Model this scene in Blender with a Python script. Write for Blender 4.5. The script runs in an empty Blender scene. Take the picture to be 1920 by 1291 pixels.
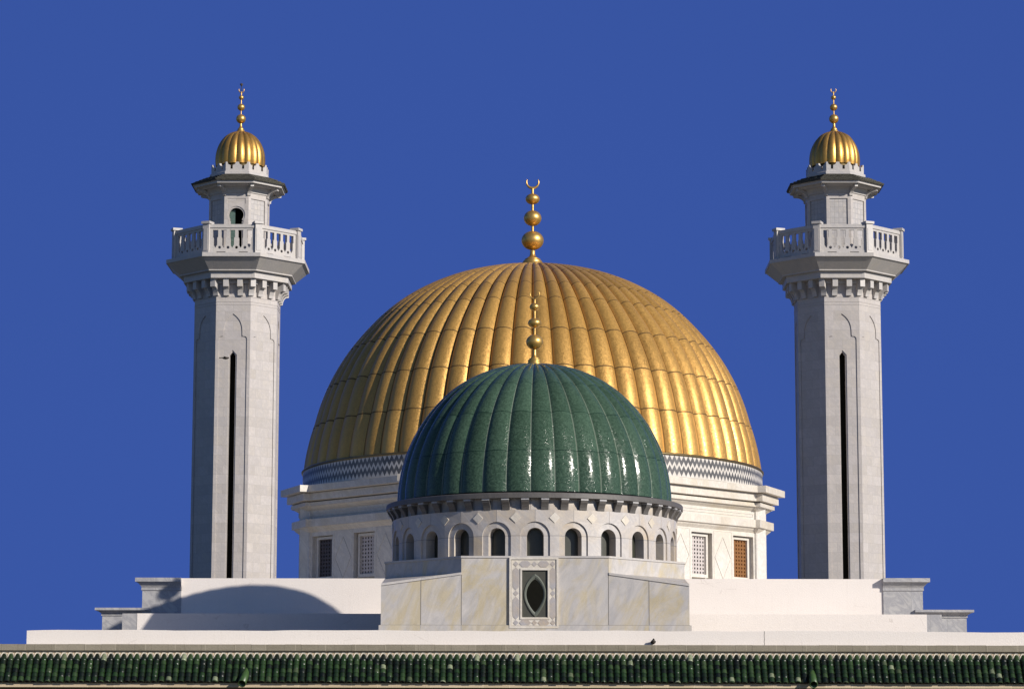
import bpy, math, random
from math import sin, cos, tan, pi, sqrt, atan2, radians, asin
from mathutils import Matrix, Vector

random.seed(7)
S = bpy.context.scene
C = S.collection

# ------------------------------------------------------------------ camera
CAM = Vector((-0.35, 0.0, 1.7))
FPX = 5200.0                                   # focal length in photo pixels (1920 wide)
PITCH, YAW, ROLL = 8.8, 0.25, 0.10
ROT = (Matrix.Rotation(radians(YAW), 3, 'Z') @ Matrix.Rotation(radians(90 + PITCH), 3, 'X')
       @ Matrix.Rotation(radians(ROLL), 3, 'Z'))
cam_d = bpy.data.cameras.new('camera')
cam = bpy.data.objects.new('camera', cam_d)
C.objects.link(cam)
cam.matrix_world = Matrix.Translation(CAM) @ ROT.to_4x4()
cam_d.sensor_width = 36.0
cam_d.lens = FPX / 1920 * 36.0
cam_d.clip_start = 0.5
cam_d.clip_end = 5000
S.camera = cam

# ------------------------------------------------------------------ light
SUN_AZ, SUN_EL = 51.6, 24.1                    # azimuth from the facade normal towards the right
S.view_settings.view_transform = 'Standard'
S.view_settings.look = 'None'
S.view_settings.gamma = 1.0
S.view_settings.exposure = 0.22

sd = bpy.data.lights.new('sun', 'SUN')
sd.energy = 4.8
sd.angle = radians(0.5)
sd.color = (1.0, 0.93, 0.84)
sun = bpy.data.objects.new('sun', sd)
C.objects.link(sun)
a_, s_ = radians(SUN_AZ), radians(SUN_EL)
to_sun = Vector((sin(a_) * cos(s_), -cos(a_) * cos(s_), sin(s_)))
sun.rotation_euler = to_sun.to_track_quat('Z', 'Y').to_euler()

world = bpy.data.worlds.new('World')
S.world = world
world.use_nodes = True
wn, wl = world.node_tree.nodes, world.node_tree.links
for n in list(wn): wn.remove(n)


def wnode(t, **k):
    n = wn.new(t)
    for a, b in k.items(): setattr(n, a, b)
    return n


def sky_node():
    s = wnode('ShaderNodeTexSky', sky_type='NISHITA')
    s.sun_disc = False
    s.sun_elevation = s_
    s.sun_rotation = atan2(to_sun.x, to_sun.y)
    s.altitude = 300
    s.air_density = 1.0
    s.dust_density = 0.6
    s.ozone_density = 2.0
    return s


wout = wnode('ShaderNodeOutputWorld')
bg = wnode('ShaderNodeBackground')
bg.inputs['Strength'].default_value = 0.058
tc = wnode('ShaderNodeTexCoord')
sk1 = sky_node()
sk2 = sky_node()
# the polarised half of the sky opposite the sun: deep even blue down to the horizon
sep = wnode('ShaderNodeSeparateXYZ'); wl.new(tc.outputs['Generated'], sep.inputs[0])
mz = wnode('ShaderNodeMath', operation='MULTIPLY_ADD'); mz.inputs[1].default_value = 0.15; mz.inputs[2].default_value = 0.62
wl.new(sep.outputs['Z'], mz.inputs[0])
cmb = wnode('ShaderNodeCombineXYZ'); wl.new(sep.outputs['Y'], cmb.inputs['Y']); wl.new(mz.outputs[0], cmb.inputs['Z'])
mx = wnode('ShaderNodeMath', operation='MULTIPLY'); mx.inputs[1].default_value = 0.15
wl.new(sep.outputs['X'], mx.inputs[0]); wl.new(mx.outputs[0], cmb.inputs['X'])
nrm = wnode('ShaderNodeVectorMath', operation='NORMALIZE'); wl.new(cmb.outputs[0], nrm.inputs[0])
wl.new(nrm.outputs[0], sk2.inputs['Vector'])
tint = wnode('ShaderNodeMix', data_type='RGBA', blend_type='MULTIPLY')
tint.inputs['Factor'].default_value = 1.0
wl.new(sk2.outputs[0], tint.inputs['A'])
tint.inputs['B'].default_value = (0.71, 0.94, 2.08, 1)
SKY_TINT = tint
ramp = wnode('ShaderNodeMapRange', interpolation_type='SMOOTHSTEP')
ramp.inputs['From Min'].default_value = 0.15
ramp.inputs['From Max'].default_value = 0.75
wl.new(sep.outputs['Y'], ramp.inputs['Value'])
mixw = wnode('ShaderNodeMix', data_type='RGBA')
wl.new(ramp.outputs[0], mixw.inputs['Factor'])
tint1 = wnode('ShaderNodeMix', data_type='RGBA', blend_type='MULTIPLY')
tint1.inputs['Factor'].default_value = 1.0
tint1.inputs['B'].default_value = (0.58, 0.80, 1.30, 1)
wl.new(sk1.outputs[0], tint1.inputs['A'])
wl.new(tint1.outputs['Result'], mixw.inputs['A'])
wl.new(tint.outputs['Result'], mixw.inputs['B'])
wl.new(mixw.outputs['Result'], bg.inputs['Color'])
wl.new(bg.outputs[0], wout.inputs['Surface'])


# ------------------------------------------------------------------ helpers
def P(px, py, Y):
    """point at world depth Y seen at photo pixel (px, py)"""
    d = ROT @ Vector(((px - 960) / FPX, -(py - 645.5) / FPX, -1.0))
    return CAM + d * ((Y - CAM.y) / d.y)


def Zp(py, Y, px=1000): return P(px, py, Y).z
def Xp(px, py, Y): return P(px, py, Y).x


class MB:
    def __init__(s): s.v = []; s.f = []; s.uv = {}; s.sm = set()

    def face(s, pts, uv=None, smooth=False):
        b = len(s.v); s.v += [tuple(p) for p in pts]
        s.f.append(tuple(range(b, b + len(pts))))
        if uv: s.uv[len(s.f) - 1] = uv
        if smooth: s.sm.add(len(s.f) - 1)

    def box(s, x0, x1, y0, y1, z0, z1, M=None):
        c = [Vector((x, y, z)) for z in (z0, z1) for y in (y0, y1) for x in (x0, x1)]
        if M: c = [M @ p for p in c]
        for q in ((0, 2, 3, 1), (4, 5, 7, 6), (0, 1, 5, 4), (2, 6, 7, 3), (0, 4, 6, 2), (1, 3, 7, 5)):
            s.face([c[i] for i in q])

    def grid(s, rows, closed=False, smooth=True, uvs=None):
        b = len(s.v); m = len(rows[0])
        for r in rows: s.v += [tuple(p) for p in r]
        for i in range(len(rows) - 1):
            for j in range(m if closed else m - 1):
                k = (j + 1) % m
                s.f.append((b + i * m + j, b + i * m + k, b + (i + 1) * m + k, b + (i + 1) * m + j))
                if smooth: s.sm.add(len(s.f) - 1)
                if uvs:
                    if getattr(uvs, 'per_face', False): u = uvs.quad(i, j)
                    else: u = uvs(i, j), uvs(i, j + 1), uvs(i + 1, j + 1), uvs(i + 1, j)
                    s.uv[len(s.f) - 1] = u

    def lathe(s, prof, n=32, c=(0, 0), a0=0.0, smooth=True):
        """prof: list of (r, z) bottom -> top"""
        if smooth:
            s.grid([[(c[0] + r * sin(2 * pi * j / n + a0), c[1] - r * cos(2 * pi * j / n + a0), z) for j in range(n)]
                    for r, z in prof], closed=True)
        else:
            for (r0, z0), (r1, z1) in zip(prof, prof[1:]):
                for j in range(n):
                    p, q = 2 * pi * j / n + a0, 2 * pi * (j + 1) / n + a0
                    pts = [(c[0] + r * sin(t) , c[1] - r * cos(t), z)
                           for r, t, z in ((r0, p, z0), (r0, q, z0), (r1, q, z1), (r1, p, z1))]
                    if r0 < 1e-6: pts = pts[1:]
                    elif r1 < 1e-6: pts = pts[:3]
                    s.face(pts)

    def oct(s, prof, c=(0, 0), cap=True):
        s.lathe(prof, 8, c, pi / 8, smooth=False)
        if cap:
            for r, z in (prof[0], prof[-1]):
                if r > 1e-6:
                    s.face([(c[0] + r * sin(pi / 8 + k * pi / 4), c[1] - r * cos(pi / 8 + k * pi / 4), z) for k in range(8)])

    def tube(s, path, rads, n=8, smooth=True):
        path = [Vector(p) for p in path]; rows = []
        if not isinstance(rads, (list, tuple)): rads = [rads] * len(path)
        ref = Vector((0, 1, 0.01))
        for i, p in enumerate(path):
            d = (path[min(i + 1, len(path) - 1)] - path[max(i - 1, 0)]).normalized()
            rf = ref if abs(d.dot(ref)) < 0.95 else Vector((1, 0, 0.01))
            u = d.cross(rf).normalized(); w = u.cross(d)
            rows.append([p + (u * cos(2 * pi * k / n) + w * sin(2 * pi * k / n)) * rads[i] for k in range(n)])
        s.grid(rows, closed=True, smooth=smooth)
        s.face(rows[0][::-1]); s.face(rows[-1])

    def prism(s, poly, y0, y1, M):
        """poly in (x, z); extruded over y0..y1 of M's frame"""
        a = [M @ Vector((x, y0, z)) for x, z in poly]; b = [M @ Vector((x, y1, z)) for x, z in poly]
        n = len(poly)
        s.face(a); s.face(b[::-1])
        for i in range(n): s.face([a[i], b[i], b[(i + 1) % n], a[(i + 1) % n]])

    def pierced(s, F, u0, u1, z0, z1, prof, dn, db, uc=None, back=False, jamb=True, smooth=False, uvo=None):
        """wall sheet between u0..u1, z0..z1 with a hole centred on uc; prof = [(z, half width)] upwards"""
        uc = (u0 + u1) / 2 if uc is None else uc
        sheets = [dn] + ([db] if back else [])
        for d in sheets:
            q = lambda a, b, c_, e: s.face([F(*a, d), F(*b, d), F(*c_, d), F(*e, d)],
                                           uv=None if uvo is None else [(uvo + t[0], t[1]) for t in (a, b, c_, e)])
            def full(a, b):
                n = 1
                q((u0, a), (uc, a), (uc, b), (u0, b)); q((uc, a), (u1, a), (u1, b), (uc, b))
            if prof[0][0] > z0 + 1e-6: full(z0, prof[0][0])
            for (za, ha), (zb, hb) in zip(prof, prof[1:]):
                if abs(zb - za) < 1e-7: continue
                q((u0, za), (uc - ha, za), (uc - hb, zb), (u0, zb))
                q((uc + ha, za), (u1, za), (u1, zb), (uc + hb, zb))
            if prof[-1][0] < z1 - 1e-6: full(prof[-1][0], z1)
        if jamb:
            loop = [(uc - h, z) for z, h in prof]
            rl = [(uc + h, z) for z, h in prof]
            for L in (loop, rl):
                for (ua, za), (ub, zb) in zip(L, L[1:]):
                    s.face([F(ua, za, dn), F(ua, za, db), F(ub, zb, db), F(ub, zb, dn)])
            z, h = prof[0]
            if h > 1e-6 and z > z0 - 1e-6: s.face([F(uc - h, z, dn), F(uc + h, z, dn), F(uc + h, z, db), F(uc - h, z, db)])
            z, h = prof[-1]
            if h > 1e-6 and z < z1 - 1e-6: s.face([F(uc - h, z, dn), F(uc + h, z, dn), F(uc + h, z, db), F(uc - h, z, db)])

    def build(s, name, mat, parent=None, fix=True):
        me = bpy.data.meshes.new(name)
        me.from_pydata(s.v, [], s.f)
        uvl = me.uv_layers.new(name='UVMap')
        for fi, p in enumerate(me.polygons):
            if fi in s.uv:
                for li, uv in zip(p.loop_indices, s.uv[fi]): uvl.data[li].uv = uv
            else:
                n = p.normal
                if abs(n.z) > 0.85: t = Vector((1, 0, 0)); w = Vector((0, 1, 0))
                else: t = Vector((-n.y, n.x, 0)).normalized(); w = Vector((0, 0, 1))
                if t.dot(Vector((1, 0.3, 0))) < 0: t = -t
                for li in p.loop_indices:
                    co = me.vertices[me.loops[li].vertex_index].co
                    uvl.data[li].uv = (co.dot(t), co.dot(w))
            if fi in s.sm: p.use_smooth = True
        me.materials.append(mat)
        o = bpy.data.objects.new(name, me)
        C.objects.link(o)
        if parent: o.parent = parent
        return o


def thing(name, label, cat, loc=(0, 0, 0), group=None):
    o = bpy.data.objects.new(name, None); C.objects.link(o)
    o.location = loc; o['label'] = label; o['category'] = cat
    if group: o['group'] = group
    return o


def frame(c, ang):
    """facet frame: c = centre (x, y) of the polygon, ang = azimuth of the outward normal from -Y towards +X.
    returns F(apothem) -> F(u, z, n)"""
    nx, ny = sin(ang), -cos(ang)
    tx, ty = cos(ang), sin(ang)
    def make(ap):
        return lambda u, z, n: (c[0] + nx * (ap + n) + tx * u, c[1] + ny * (ap + n) + ty * u, z)
    return make


def fmat(c, ang, ap):
    """matrix: local x along the facet, y inwards, z up"""
    nx, ny = sin(ang), -cos(ang)
    return Matrix(((cos(ang), -nx, 0, c[0] + nx * ap), (sin(ang), -ny, 0, c[1] + ny * ap), (0, 0, 1, 0), (0, 0, 0, 1)))


def cylframe(c, ang, R):
    return lambda u, z, n: (c[0] + (R + n) * sin(ang + u / R), c[1] - (R + n) * cos(ang + u / R), z)


# ------------------------------------------------------------------ materials
def newmat(name):
    m = bpy.data.materials.new(name); m.use_nodes = True
    nt = m.node_tree
    b = nt.nodes['Principled BSDF']
    return m, nt, b


class NT:
    def __init__(s, nt): s.nt = nt
    def n(s, t, ins=None, **k):
        o = s.nt.nodes.new(t)
        for a, b in k.items(): setattr(o, a, b)
        for a, b in (ins or {}).items():
            if isinstance(b, bpy.types.NodeSocket): s.nt.links.new(b, o.inputs[a])
            else: o.inputs[a].default_value = b
        return o
    def math(s, op, a, b=0.0, c=0.0):
        return s.n('ShaderNodeMath', {0: a, 1: b, 2: c}, operation=op).outputs[0]
    def mix(s, f, a, b, mode='MIX'):
        o = s.n('ShaderNodeMix', data_type='RGBA', blend_type=mode)
        for k, v in (('Factor', f), ('A', a), ('B', b)):
            if isinstance(v, bpy.types.NodeSocket): s.nt.links.new(v, o.inputs[k])
            else: o.inputs[k].default_value = v if k == 'Factor' else (*v[:3], 1)
        return o.outputs['Result']
    def ramp(s, f, stops):
        o = s.n('ShaderNodeValToRGB', {'Fac': f})
        e = o.color_ramp.elements
        while len(e) < len(stops): e.new(0.5)
        for q, (p, c) in zip(e, stops):
            q.position = p; q.color = (*c, 1) if len(c) == 3 else c
        return o.outputs[0]
    def noise(s, vec, scale, detail=4, rough=0.55, dist=0.0, out='Fac'):
        return s.n('ShaderNodeTexNoise', {'Vector': vec, 'Scale': scale, 'Detail': detail, 'Roughness': rough, 'Distortion': dist}).outputs[out]
    def coord(s, w='Object'):
        return s.n('ShaderNodeTexCoord').outputs[w]
    def mapping(s, v, loc=(0, 0, 0), rot=(0, 0, 0), sc=(1, 1, 1)):
        if any(rot): v = s.n('ShaderNodeMapping', {'Vector': v, 'Rotation': rot}).outputs[0]
        return s.n('ShaderNodeMapping', {'Vector': v, 'Location': loc, 'Scale': sc}).outputs[0]
    def bump(s, h, strength, dist):
        return s.n('ShaderNodeBump', {'Height': h, 'Strength': strength, 'Distance': dist}).outputs[0]


def marble(name, base, dark, warm, vein=1.0, warmth=0.35, slab=None, slabvar=0.12, mortar=0.35, msize=0.006,
           rough=0.5, scale=1.0, streak=0.35, grain=0.10, stainamt=0.3):
    m, nt, b = newmat(name); t = NT(nt)
    co = t.coord()
    rnd = t.n('ShaderNodeObjectInfo').outputs['Random']
    off = t.n('ShaderNodeVectorMath', {0: co, 1: (0, 0, 0)}, operation='ADD')
    cx = t.math('MULTIPLY', rnd, 37.0)
    cv = t.n('ShaderNodeCombineXYZ', {0: cx, 1: cx, 2: 0.0}).outputs[0]
    nt.links.new(cv, off.inputs[1]); co = off.outputs[0]
    if slab:
        uv = t.coord('UV')
        bk = t.n('ShaderNodeTexBrick', {'Vector': uv, 'Color1': (0, 0, 0, 1), 'Color2': (1, 1, 1, 1), 'Mortar': (0.5, 0.5, 0.5, 1),
                                        'Scale': 1.0, 'Mortar Size': msize, 'Mortar Smooth': 0.2, 'Bias': 0.0,
                                        'Brick Width': slab[0], 'Row Height': slab[1]})
        bk.offset = slab[2] if len(slab) > 2 else 0.5
        slabv = bk.outputs['Color']; mort = bk.outputs['Fac']
        # each slab takes its own piece of the stone's pattern
        sh = t.n('ShaderNodeVectorMath', {0: slabv, 1: (9.0, 5.0, 7.0)}, operation='MULTIPLY').outputs[0]
        co = t.n('ShaderNodeVectorMath', {0: co, 1: sh}, operation='ADD').outputs[0]
    big = t.noise(t.mapping(co, rot=(0.5, 0.6, 0.3), sc=(0.55 * scale, 0.55 * scale, 0.28 * scale)), 1.0, 5, 0.6, 0.8)
    vn = t.noise(t.mapping(co, rot=(0.4, 0.75, 0.2), sc=(2.2 * scale, 2.2 * scale, 0.6 * scale)), 1.0, 8, 0.65, 1.6)
    fine = t.noise(co, 38.0, 3, 0.6)
    stain = t.noise(t.mapping(co, sc=(2.4, 2.4, 0.35)), 1.0, 6, 0.7)
    col = t.mix(t.ramp(big, [(0.42, (0, 0, 0)), (0.68, (1, 1, 1))]), base, warm)
    wm = nt.nodes[-1] if False else None
    col = t.mix(t.math('MULTIPLY', t.math('SUBTRACT', 1.0, 0.0), warmth), base, col)
    vm = t.ramp(vn, [(0.40, (0, 0, 0)), (0.5, (1, 1, 1)), (0.60, (0, 0, 0))])
    col = t.mix(t.math('MULTIPLY', vm, streak * vein), col, dark)
    col = t.mix(t.math('MULTIPLY', t.ramp(stain, [(0.50, (0, 0, 0)), (0.74, (1, 1, 1))]), stainamt), col, tuple(c * 1.15 for c in dark))
    g = t.math('MULTIPLY_ADD', fine, grain * 2, 1.0 - grain)
    gc = t.n('ShaderNodeCombineXYZ', {0: g, 1: g, 2: g}).outputs[0]
    col = t.mix(1.0, col, gc, 'MULTIPLY')
    hgt = fine
    if slab:
        sv = t.math('MULTIPLY_ADD', slabv, slabvar * 2, 1.0 - slabvar)
        sc_ = t.n('ShaderNodeCombineXYZ', {0: sv, 1: sv, 2: sv}).outputs[0]
        col = t.mix(1.0, col, sc_, 'MULTIPLY')
        col = t.mix(t.math('MULTIPLY', mort, mortar), col, tuple(c * 0.35 for c in dark))
        hgt = t.math('SUBTRACT', fine, t.math('MULTIPLY', mort, 2.0))
    nt.links.new(col, b.inputs['Base Color'])
    b.inputs['Roughness'].default_value = rough
    nt.links.new(t.bump(hgt, 0.25, 0.01), b.inputs['Normal'])
    return m


MARB = marble('pale grey marble blocks', (0.435, 0.400, 0.375), (0.29, 0.275, 0.27), (0.40, 0.355, 0.29), slab=(0.62, 0.36),
              slabvar=0.07, mortar=0.26, warmth=0.45, streak=0.35, grain=0.12, scale=1.6, stainamt=0.15)
TRIM = marble('pale marble trim', (0.46, 0.43, 0.40), (0.30, 0.30, 0.31), (0.48, 0.43, 0.35), slab=(1.4, 40), slabvar=0.06,
              mortar=0.25, grain=0.12, scale=1.5)
TRIMW = marble('cream marble cornice', (0.62, 0.575, 0.50), (0.36, 0.33, 0.29), (0.52, 0.44, 0.31), slab=(1.75, 40), slabvar=0.07,
               mortar=0.22, msize=0.008, warmth=0.7, grain=0.10, scale=1.2)
HALL = marble('cream marble wall', (0.60, 0.565, 0.50), (0.38, 0.36, 0.34), (0.58, 0.51, 0.38), slab=None, warmth=0.6,
              grain=0.10, streak=0.45)
DRUM = marble('veined marble drum', (0.46, 0.43, 0.40), (0.28, 0.27, 0.28), (0.48, 0.37, 0.22), slab=(1.2096, Zp(1003.5, 85.38, 1003), 0.0),
              slabvar=0.05, mortar=0.55, msize=0.012, warmth=0.7, scale=1.3, grain=0.12)
GREYM = marble('grey marble cladding', (0.40, 0.39, 0.38), (0.22, 0.22, 0.24), (0.40, 0.37, 0.32), slab=(1.3, 3.0), slabvar=0.05,
               grain=0.12, streak=0.6)
DARKST = marble('dark grey stone', (0.105, 0.098, 0.09), (0.055, 0.05, 0.05), (0.12, 0.10, 0.08), slab=(1.77, 40), slabvar=0.08,
                mortar=-1.2, msize=0.02, warmth=0.4, grain=0.15)


def box_marble():
    """big book-matched slabs, grey with ochre clouds and diagonal streaks"""
    m, nt, b = newmat('ochre veined slabs'); t = NT(nt)
    co = t.coord()
    sl = t.n('ShaderNodeSeparateXYZ', {0: co})
    idx = t.math('ADD', t.math('GREATER_THAN', sl.outputs[0], JX[0]), t.math('ADD', t.math('GREATER_THAN', sl.outputs[0], JX[1]),
          t.math('ADD', t.math('GREATER_THAN', sl.outputs[0], 0.0), t.math('ADD', t.math('GREATER_THAN', sl.outputs[0], JX[2]), t.math('GREATER_THAN', sl.outputs[0], JX[3])))))
    ofs = t.n('ShaderNodeCombineXYZ', {0: t.math('MULTIPLY', idx, 3.7), 1: t.math('MULTIPLY', idx, 8.3), 2: t.math('MULTIPLY', idx, 5.1)}).outputs[0]
    co = t.n('ShaderNodeVectorMath', {0: co, 1: ofs}, operation='ADD').outputs[0]
    co2 = t.mapping(co, rot=(0, radians(-20), 0), sc=(1.1, 1.1, 0.62))
    cloud = t.noise(co2, 0.75, 6, 0.66, 1.0)
    streak = t.noise(t.mapping(co, rot=(0, radians(-24), 0), sc=(2.6, 2.6, 0.8)), 1.0, 8, 0.68, 1.4)
    fine = t.noise(co, 34.0, 3, 0.6)
    g = t.mix(t.ramp(streak, [(0.35, (0, 0, 0)), (0.65, (1, 1, 1))]), (0.35, 0.335, 0.325), (0.47, 0.44, 0.41))
    och = t.mix(t.ramp(streak, [(0.3, (0, 0, 0)), (0.7, (1, 1, 1))]), (0.37, 0.31, 0.19), (0.48, 0.415, 0.29))
    col = t.mix(t.ramp(cloud, [(0.47, (0, 0, 0)), (0.60, (0.85, 0.85, 0.85))]), g, och)
    gg = t.math('MULTIPLY_ADD', fine, 0.22, 0.89)
    col = t.mix(1.0, col, t.n('ShaderNodeCombineXYZ', {0: gg, 1: gg, 2: gg}).outputs[0], 'MULTIPLY')
    nt.links.new(col, b.inputs['Base Color'])
    b.inputs['Roughness'].default_value = 0.45
    nt.links.new(t.bump(fine, 0.2, 0.01), b.inputs['Normal'])
    return m


JX = [Xp(q, 1130, 85.27) for q in (789, 865, 1141, 1217)]
BOXM = box_marble()


def plaster():
    m, nt, b = newmat('white limewash'); t = NT(nt)
    co = t.coord()
    big = t.noise(t.mapping(co, sc=(0.35, 0.35, 0.8)), 1.0, 5, 0.6)
    fine = t.noise(co, 22.0, 4, 0.7)
    sp = t.noise(t.mapping(co, sc=(1.6, 1.6, 1.6)), 2.0, 6, 0.7)
    col = t.mix(big, (0.74, 0.685, 0.63), (0.66, 0.605, 0.55))
    col = t.mix(t.ramp(sp, [(0.66, (0, 0, 0)), (0.78, (0.55, 0.55, 0.55))]), col, (0.55, 0.50, 0.44))
    drip = t.noise(t.mapping(co, sc=(7.0, 7.0, 0.5)), 1.0, 5, 0.7)
    col = t.mix(t.math('MULTIPLY', t.ramp(drip, [(0.52, (0, 0, 0)), (0.75, (1, 1, 1))]), 0.22), col, (0.58, 0.52, 0.46))
    crk = t.n('ShaderNodeTexVoronoi', {'Vector': t.mapping(co, sc=(0.45, 0.45, 1.1)), 'Scale': 1.0}, feature='DISTANCE_TO_EDGE').outputs['Distance']
    wobc = t.math('MULTIPLY_ADD', t.noise(co, 3.0, 5, 0.7), 0.10, -0.05)
    cm = t.math('MULTIPLY', t.math('LESS_THAN', t.math('ABSOLUTE', t.math('ADD', crk, wobc)), 0.004), t.math('GREATER_THAN', big, 0.55))
    col = t.mix(t.math('MULTIPLY', cm, 0.3), col, (0.38, 0.33, 0.28))
    g = t.math('MULTIPLY_ADD', fine, 0.22, 0.89)
    col = t.mix(1.0, col, t.n('ShaderNodeCombineXYZ', {0: g, 1: g, 2: g}).outputs[0], 'MULTIPLY')
    nt.links.new(col, b.inputs['Base Color'])
    b.inputs['Roughness'].default_value = 0.9
    nt.links.new(t.bump(fine, 0.35, 0.02), b.inputs['Normal'])
    return m


WHITE = plaster()


def stone(name, c1, c2, slab, mort=0.5, rough=0.8):
    m, nt, b = newmat(name); t = NT(nt)
    co = t.coord(); uv = t.coord('UV')
    bk = t.n('ShaderNodeTexBrick', {'Vector': uv, 'Color1': (0, 0, 0, 1), 'Color2': (1, 1, 1, 1), 'Mortar': (0.5, 0.5, 0.5, 1),
                                    'Scale': 1.0, 'Mortar Size': 0.012, 'Mortar Smooth': 0.3, 'Brick Width': slab[0], 'Row Height': slab[1]})
    bk.offset = 0.0
    a = t.noise(t.mapping(co, sc=(1.2, 1.2, 5)), 1.0, 6, 0.7)
    f = t.noise(co, 30.0, 4, 0.7)
    mixf = t.math('ADD', t.math('MULTIPLY', bk.outputs['Color'], 0.45), t.math('MULTIPLY_ADD', a, 1.1, -0.3))
    col = t.mix(mixf, c1, c2)
    g = t.math('MULTIPLY_ADD', f, 0.5, 0.75)
    col = t.mix(1.0, col, t.n('ShaderNodeCombineXYZ', {0: g, 1: g, 2: g}).outputs[0], 'MULTIPLY')
    col = t.mix(t.math('MULTIPLY', bk.outputs['Fac'], mort), col, tuple(min(1, c * 1.5) for c in c2))
    nt.links.new(col, b.inputs['Base Color']); b.inputs['Roughness'].default_value = rough
    nt.links.new(t.bump(f, 0.4, 0.02), b.inputs['Normal'])
    return m


COPING = stone('weathered grey coping', (0.17, 0.148, 0.105), (0.28, 0.245, 0.185), (0.86, 30), 0.45)
TANST = stone('tan sandstone', (0.42, 0.33, 0.21), (0.58, 0.47, 0.33), (0.75, 30), 0.3)
DARKW = stone('dark brown wall', (0.16, 0.10, 0.07), (0.22, 0.15, 0.10), (0.6, 0.3), 0.2)  # dark brown wall below the ledge


def tilt(t, nrm_, colour, amount):
    """each tessera is set at its own slight angle"""
    c = t.n('ShaderNodeVectorMath', {0: colour, 1: (0.5, 0.5, 0.5)}, operation='SUBTRACT').outputs[0]
    c = t.n('ShaderNodeVectorMath', {0: c, 1: (amount, amount, amount)}, operation='MULTIPLY').outputs[0]
    c = t.n('ShaderNodeVectorMath', {0: c, 1: nrm_}, operation='ADD').outputs[0]
    return t.n('ShaderNodeVectorMath', {0: c}, operation='NORMALIZE').outputs[0]


def gold_mat(name, mosaic=True, metal=0.52, rough=0.34, base=(0.63, 0.36, 0.092), base2=(0.37, 0.205, 0.05)):
    m, nt, b = newmat(name); t = NT(nt)
    co = t.coord()
    if mosaic:
        uv = t.coord('UV')
        fine = t.n('ShaderNodeTexVoronoi', {'Vector': co, 'Scale': 22.0}).outputs['Color']
        fv = t.n('ShaderNodeSeparateXYZ', {0: fine}).outputs[0]
        big = t.noise(co, 0.9, 4, 0.6)
        wn_ = t.n('ShaderNodeTexWhiteNoise', {'Vector': t.n('ShaderNodeVectorMath', {0: uv}, operation='FLOOR').outputs[0]}, noise_dimensions='3D').outputs['Value']
        f = t.math('ADD', t.math('MULTIPLY', fv, 0.35), t.math('ADD', t.math('MULTIPLY', big, 0.25), t.math('MULTIPLY', wn_, 0.45)))
        col = t.mix(f, base2, base)
        h = t.n('ShaderNodeTexVoronoi', {'Vector': co, 'Scale': 22.0}).outputs['Color']
        nrm_ = t.bump(fv, 0.32, 0.02)
        rg = t.math('MULTIPLY_ADD', fv, 0.16, rough)
        su = t.n('ShaderNodeSeparateXYZ', {0: uv})
        ev = t.math('ABSOLUTE', t.math('SUBTRACT', t.math('FRACT', su.outputs[1]), 0.5))
        eu = t.math('ABSOLUTE', t.math('SUBTRACT', t.math('FRACT', su.outputs[0]), 0.5))
        wob = t.math('MULTIPLY', t.noise(co, 2.2, 2, 0.5), 0.018)
        jm = t.math('MAXIMUM', t.math('GREATER_THAN', t.math('ADD', ev, wob), 0.4925), t.math('MULTIPLY', t.math('GREATER_THAN', eu, 0.470), 0.75))
        col = t.mix(t.math('MULTIPLY', jm, 0.8), col, (0.05, 0.03, 0.012))  # dark joints, widened to paint in the shadow under each overlapping course
        rg = t.math('MAXIMUM', rg, t.math('MULTIPLY', jm, 0.75))
    else:
        big = t.noise(co, 3.0, 5, 0.6)
        col = t.mix(big, base2, base)
        nrm_ = t.bump(t.noise(co, 9.0, 3, 0.5), 0.12, 0.05)
        rg = t.math('MULTIPLY_ADD', big, 0.15, rough)
    if mosaic: nrm_ = tilt(t, nrm_, fine, 0.055)
    nt.links.new(col, b.inputs['Base Color']); nt.links.new(nrm_, b.inputs['Normal']); nt.links.new(rg, b.inputs['Roughness'])
    b.inputs['Metallic'].default_value = metal
    return m


GOLD = gold_mat('gold mosaic')
GOLDS = gold_mat('gilded small dome', mosaic=False, metal=0.8, rough=0.33)
GOLDP = gold_mat('polished gilt metal', mosaic=False, metal=0.8, rough=0.32, base=(0.70, 0.44, 0.13), base2=(0.52, 0.31, 0.085))


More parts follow.
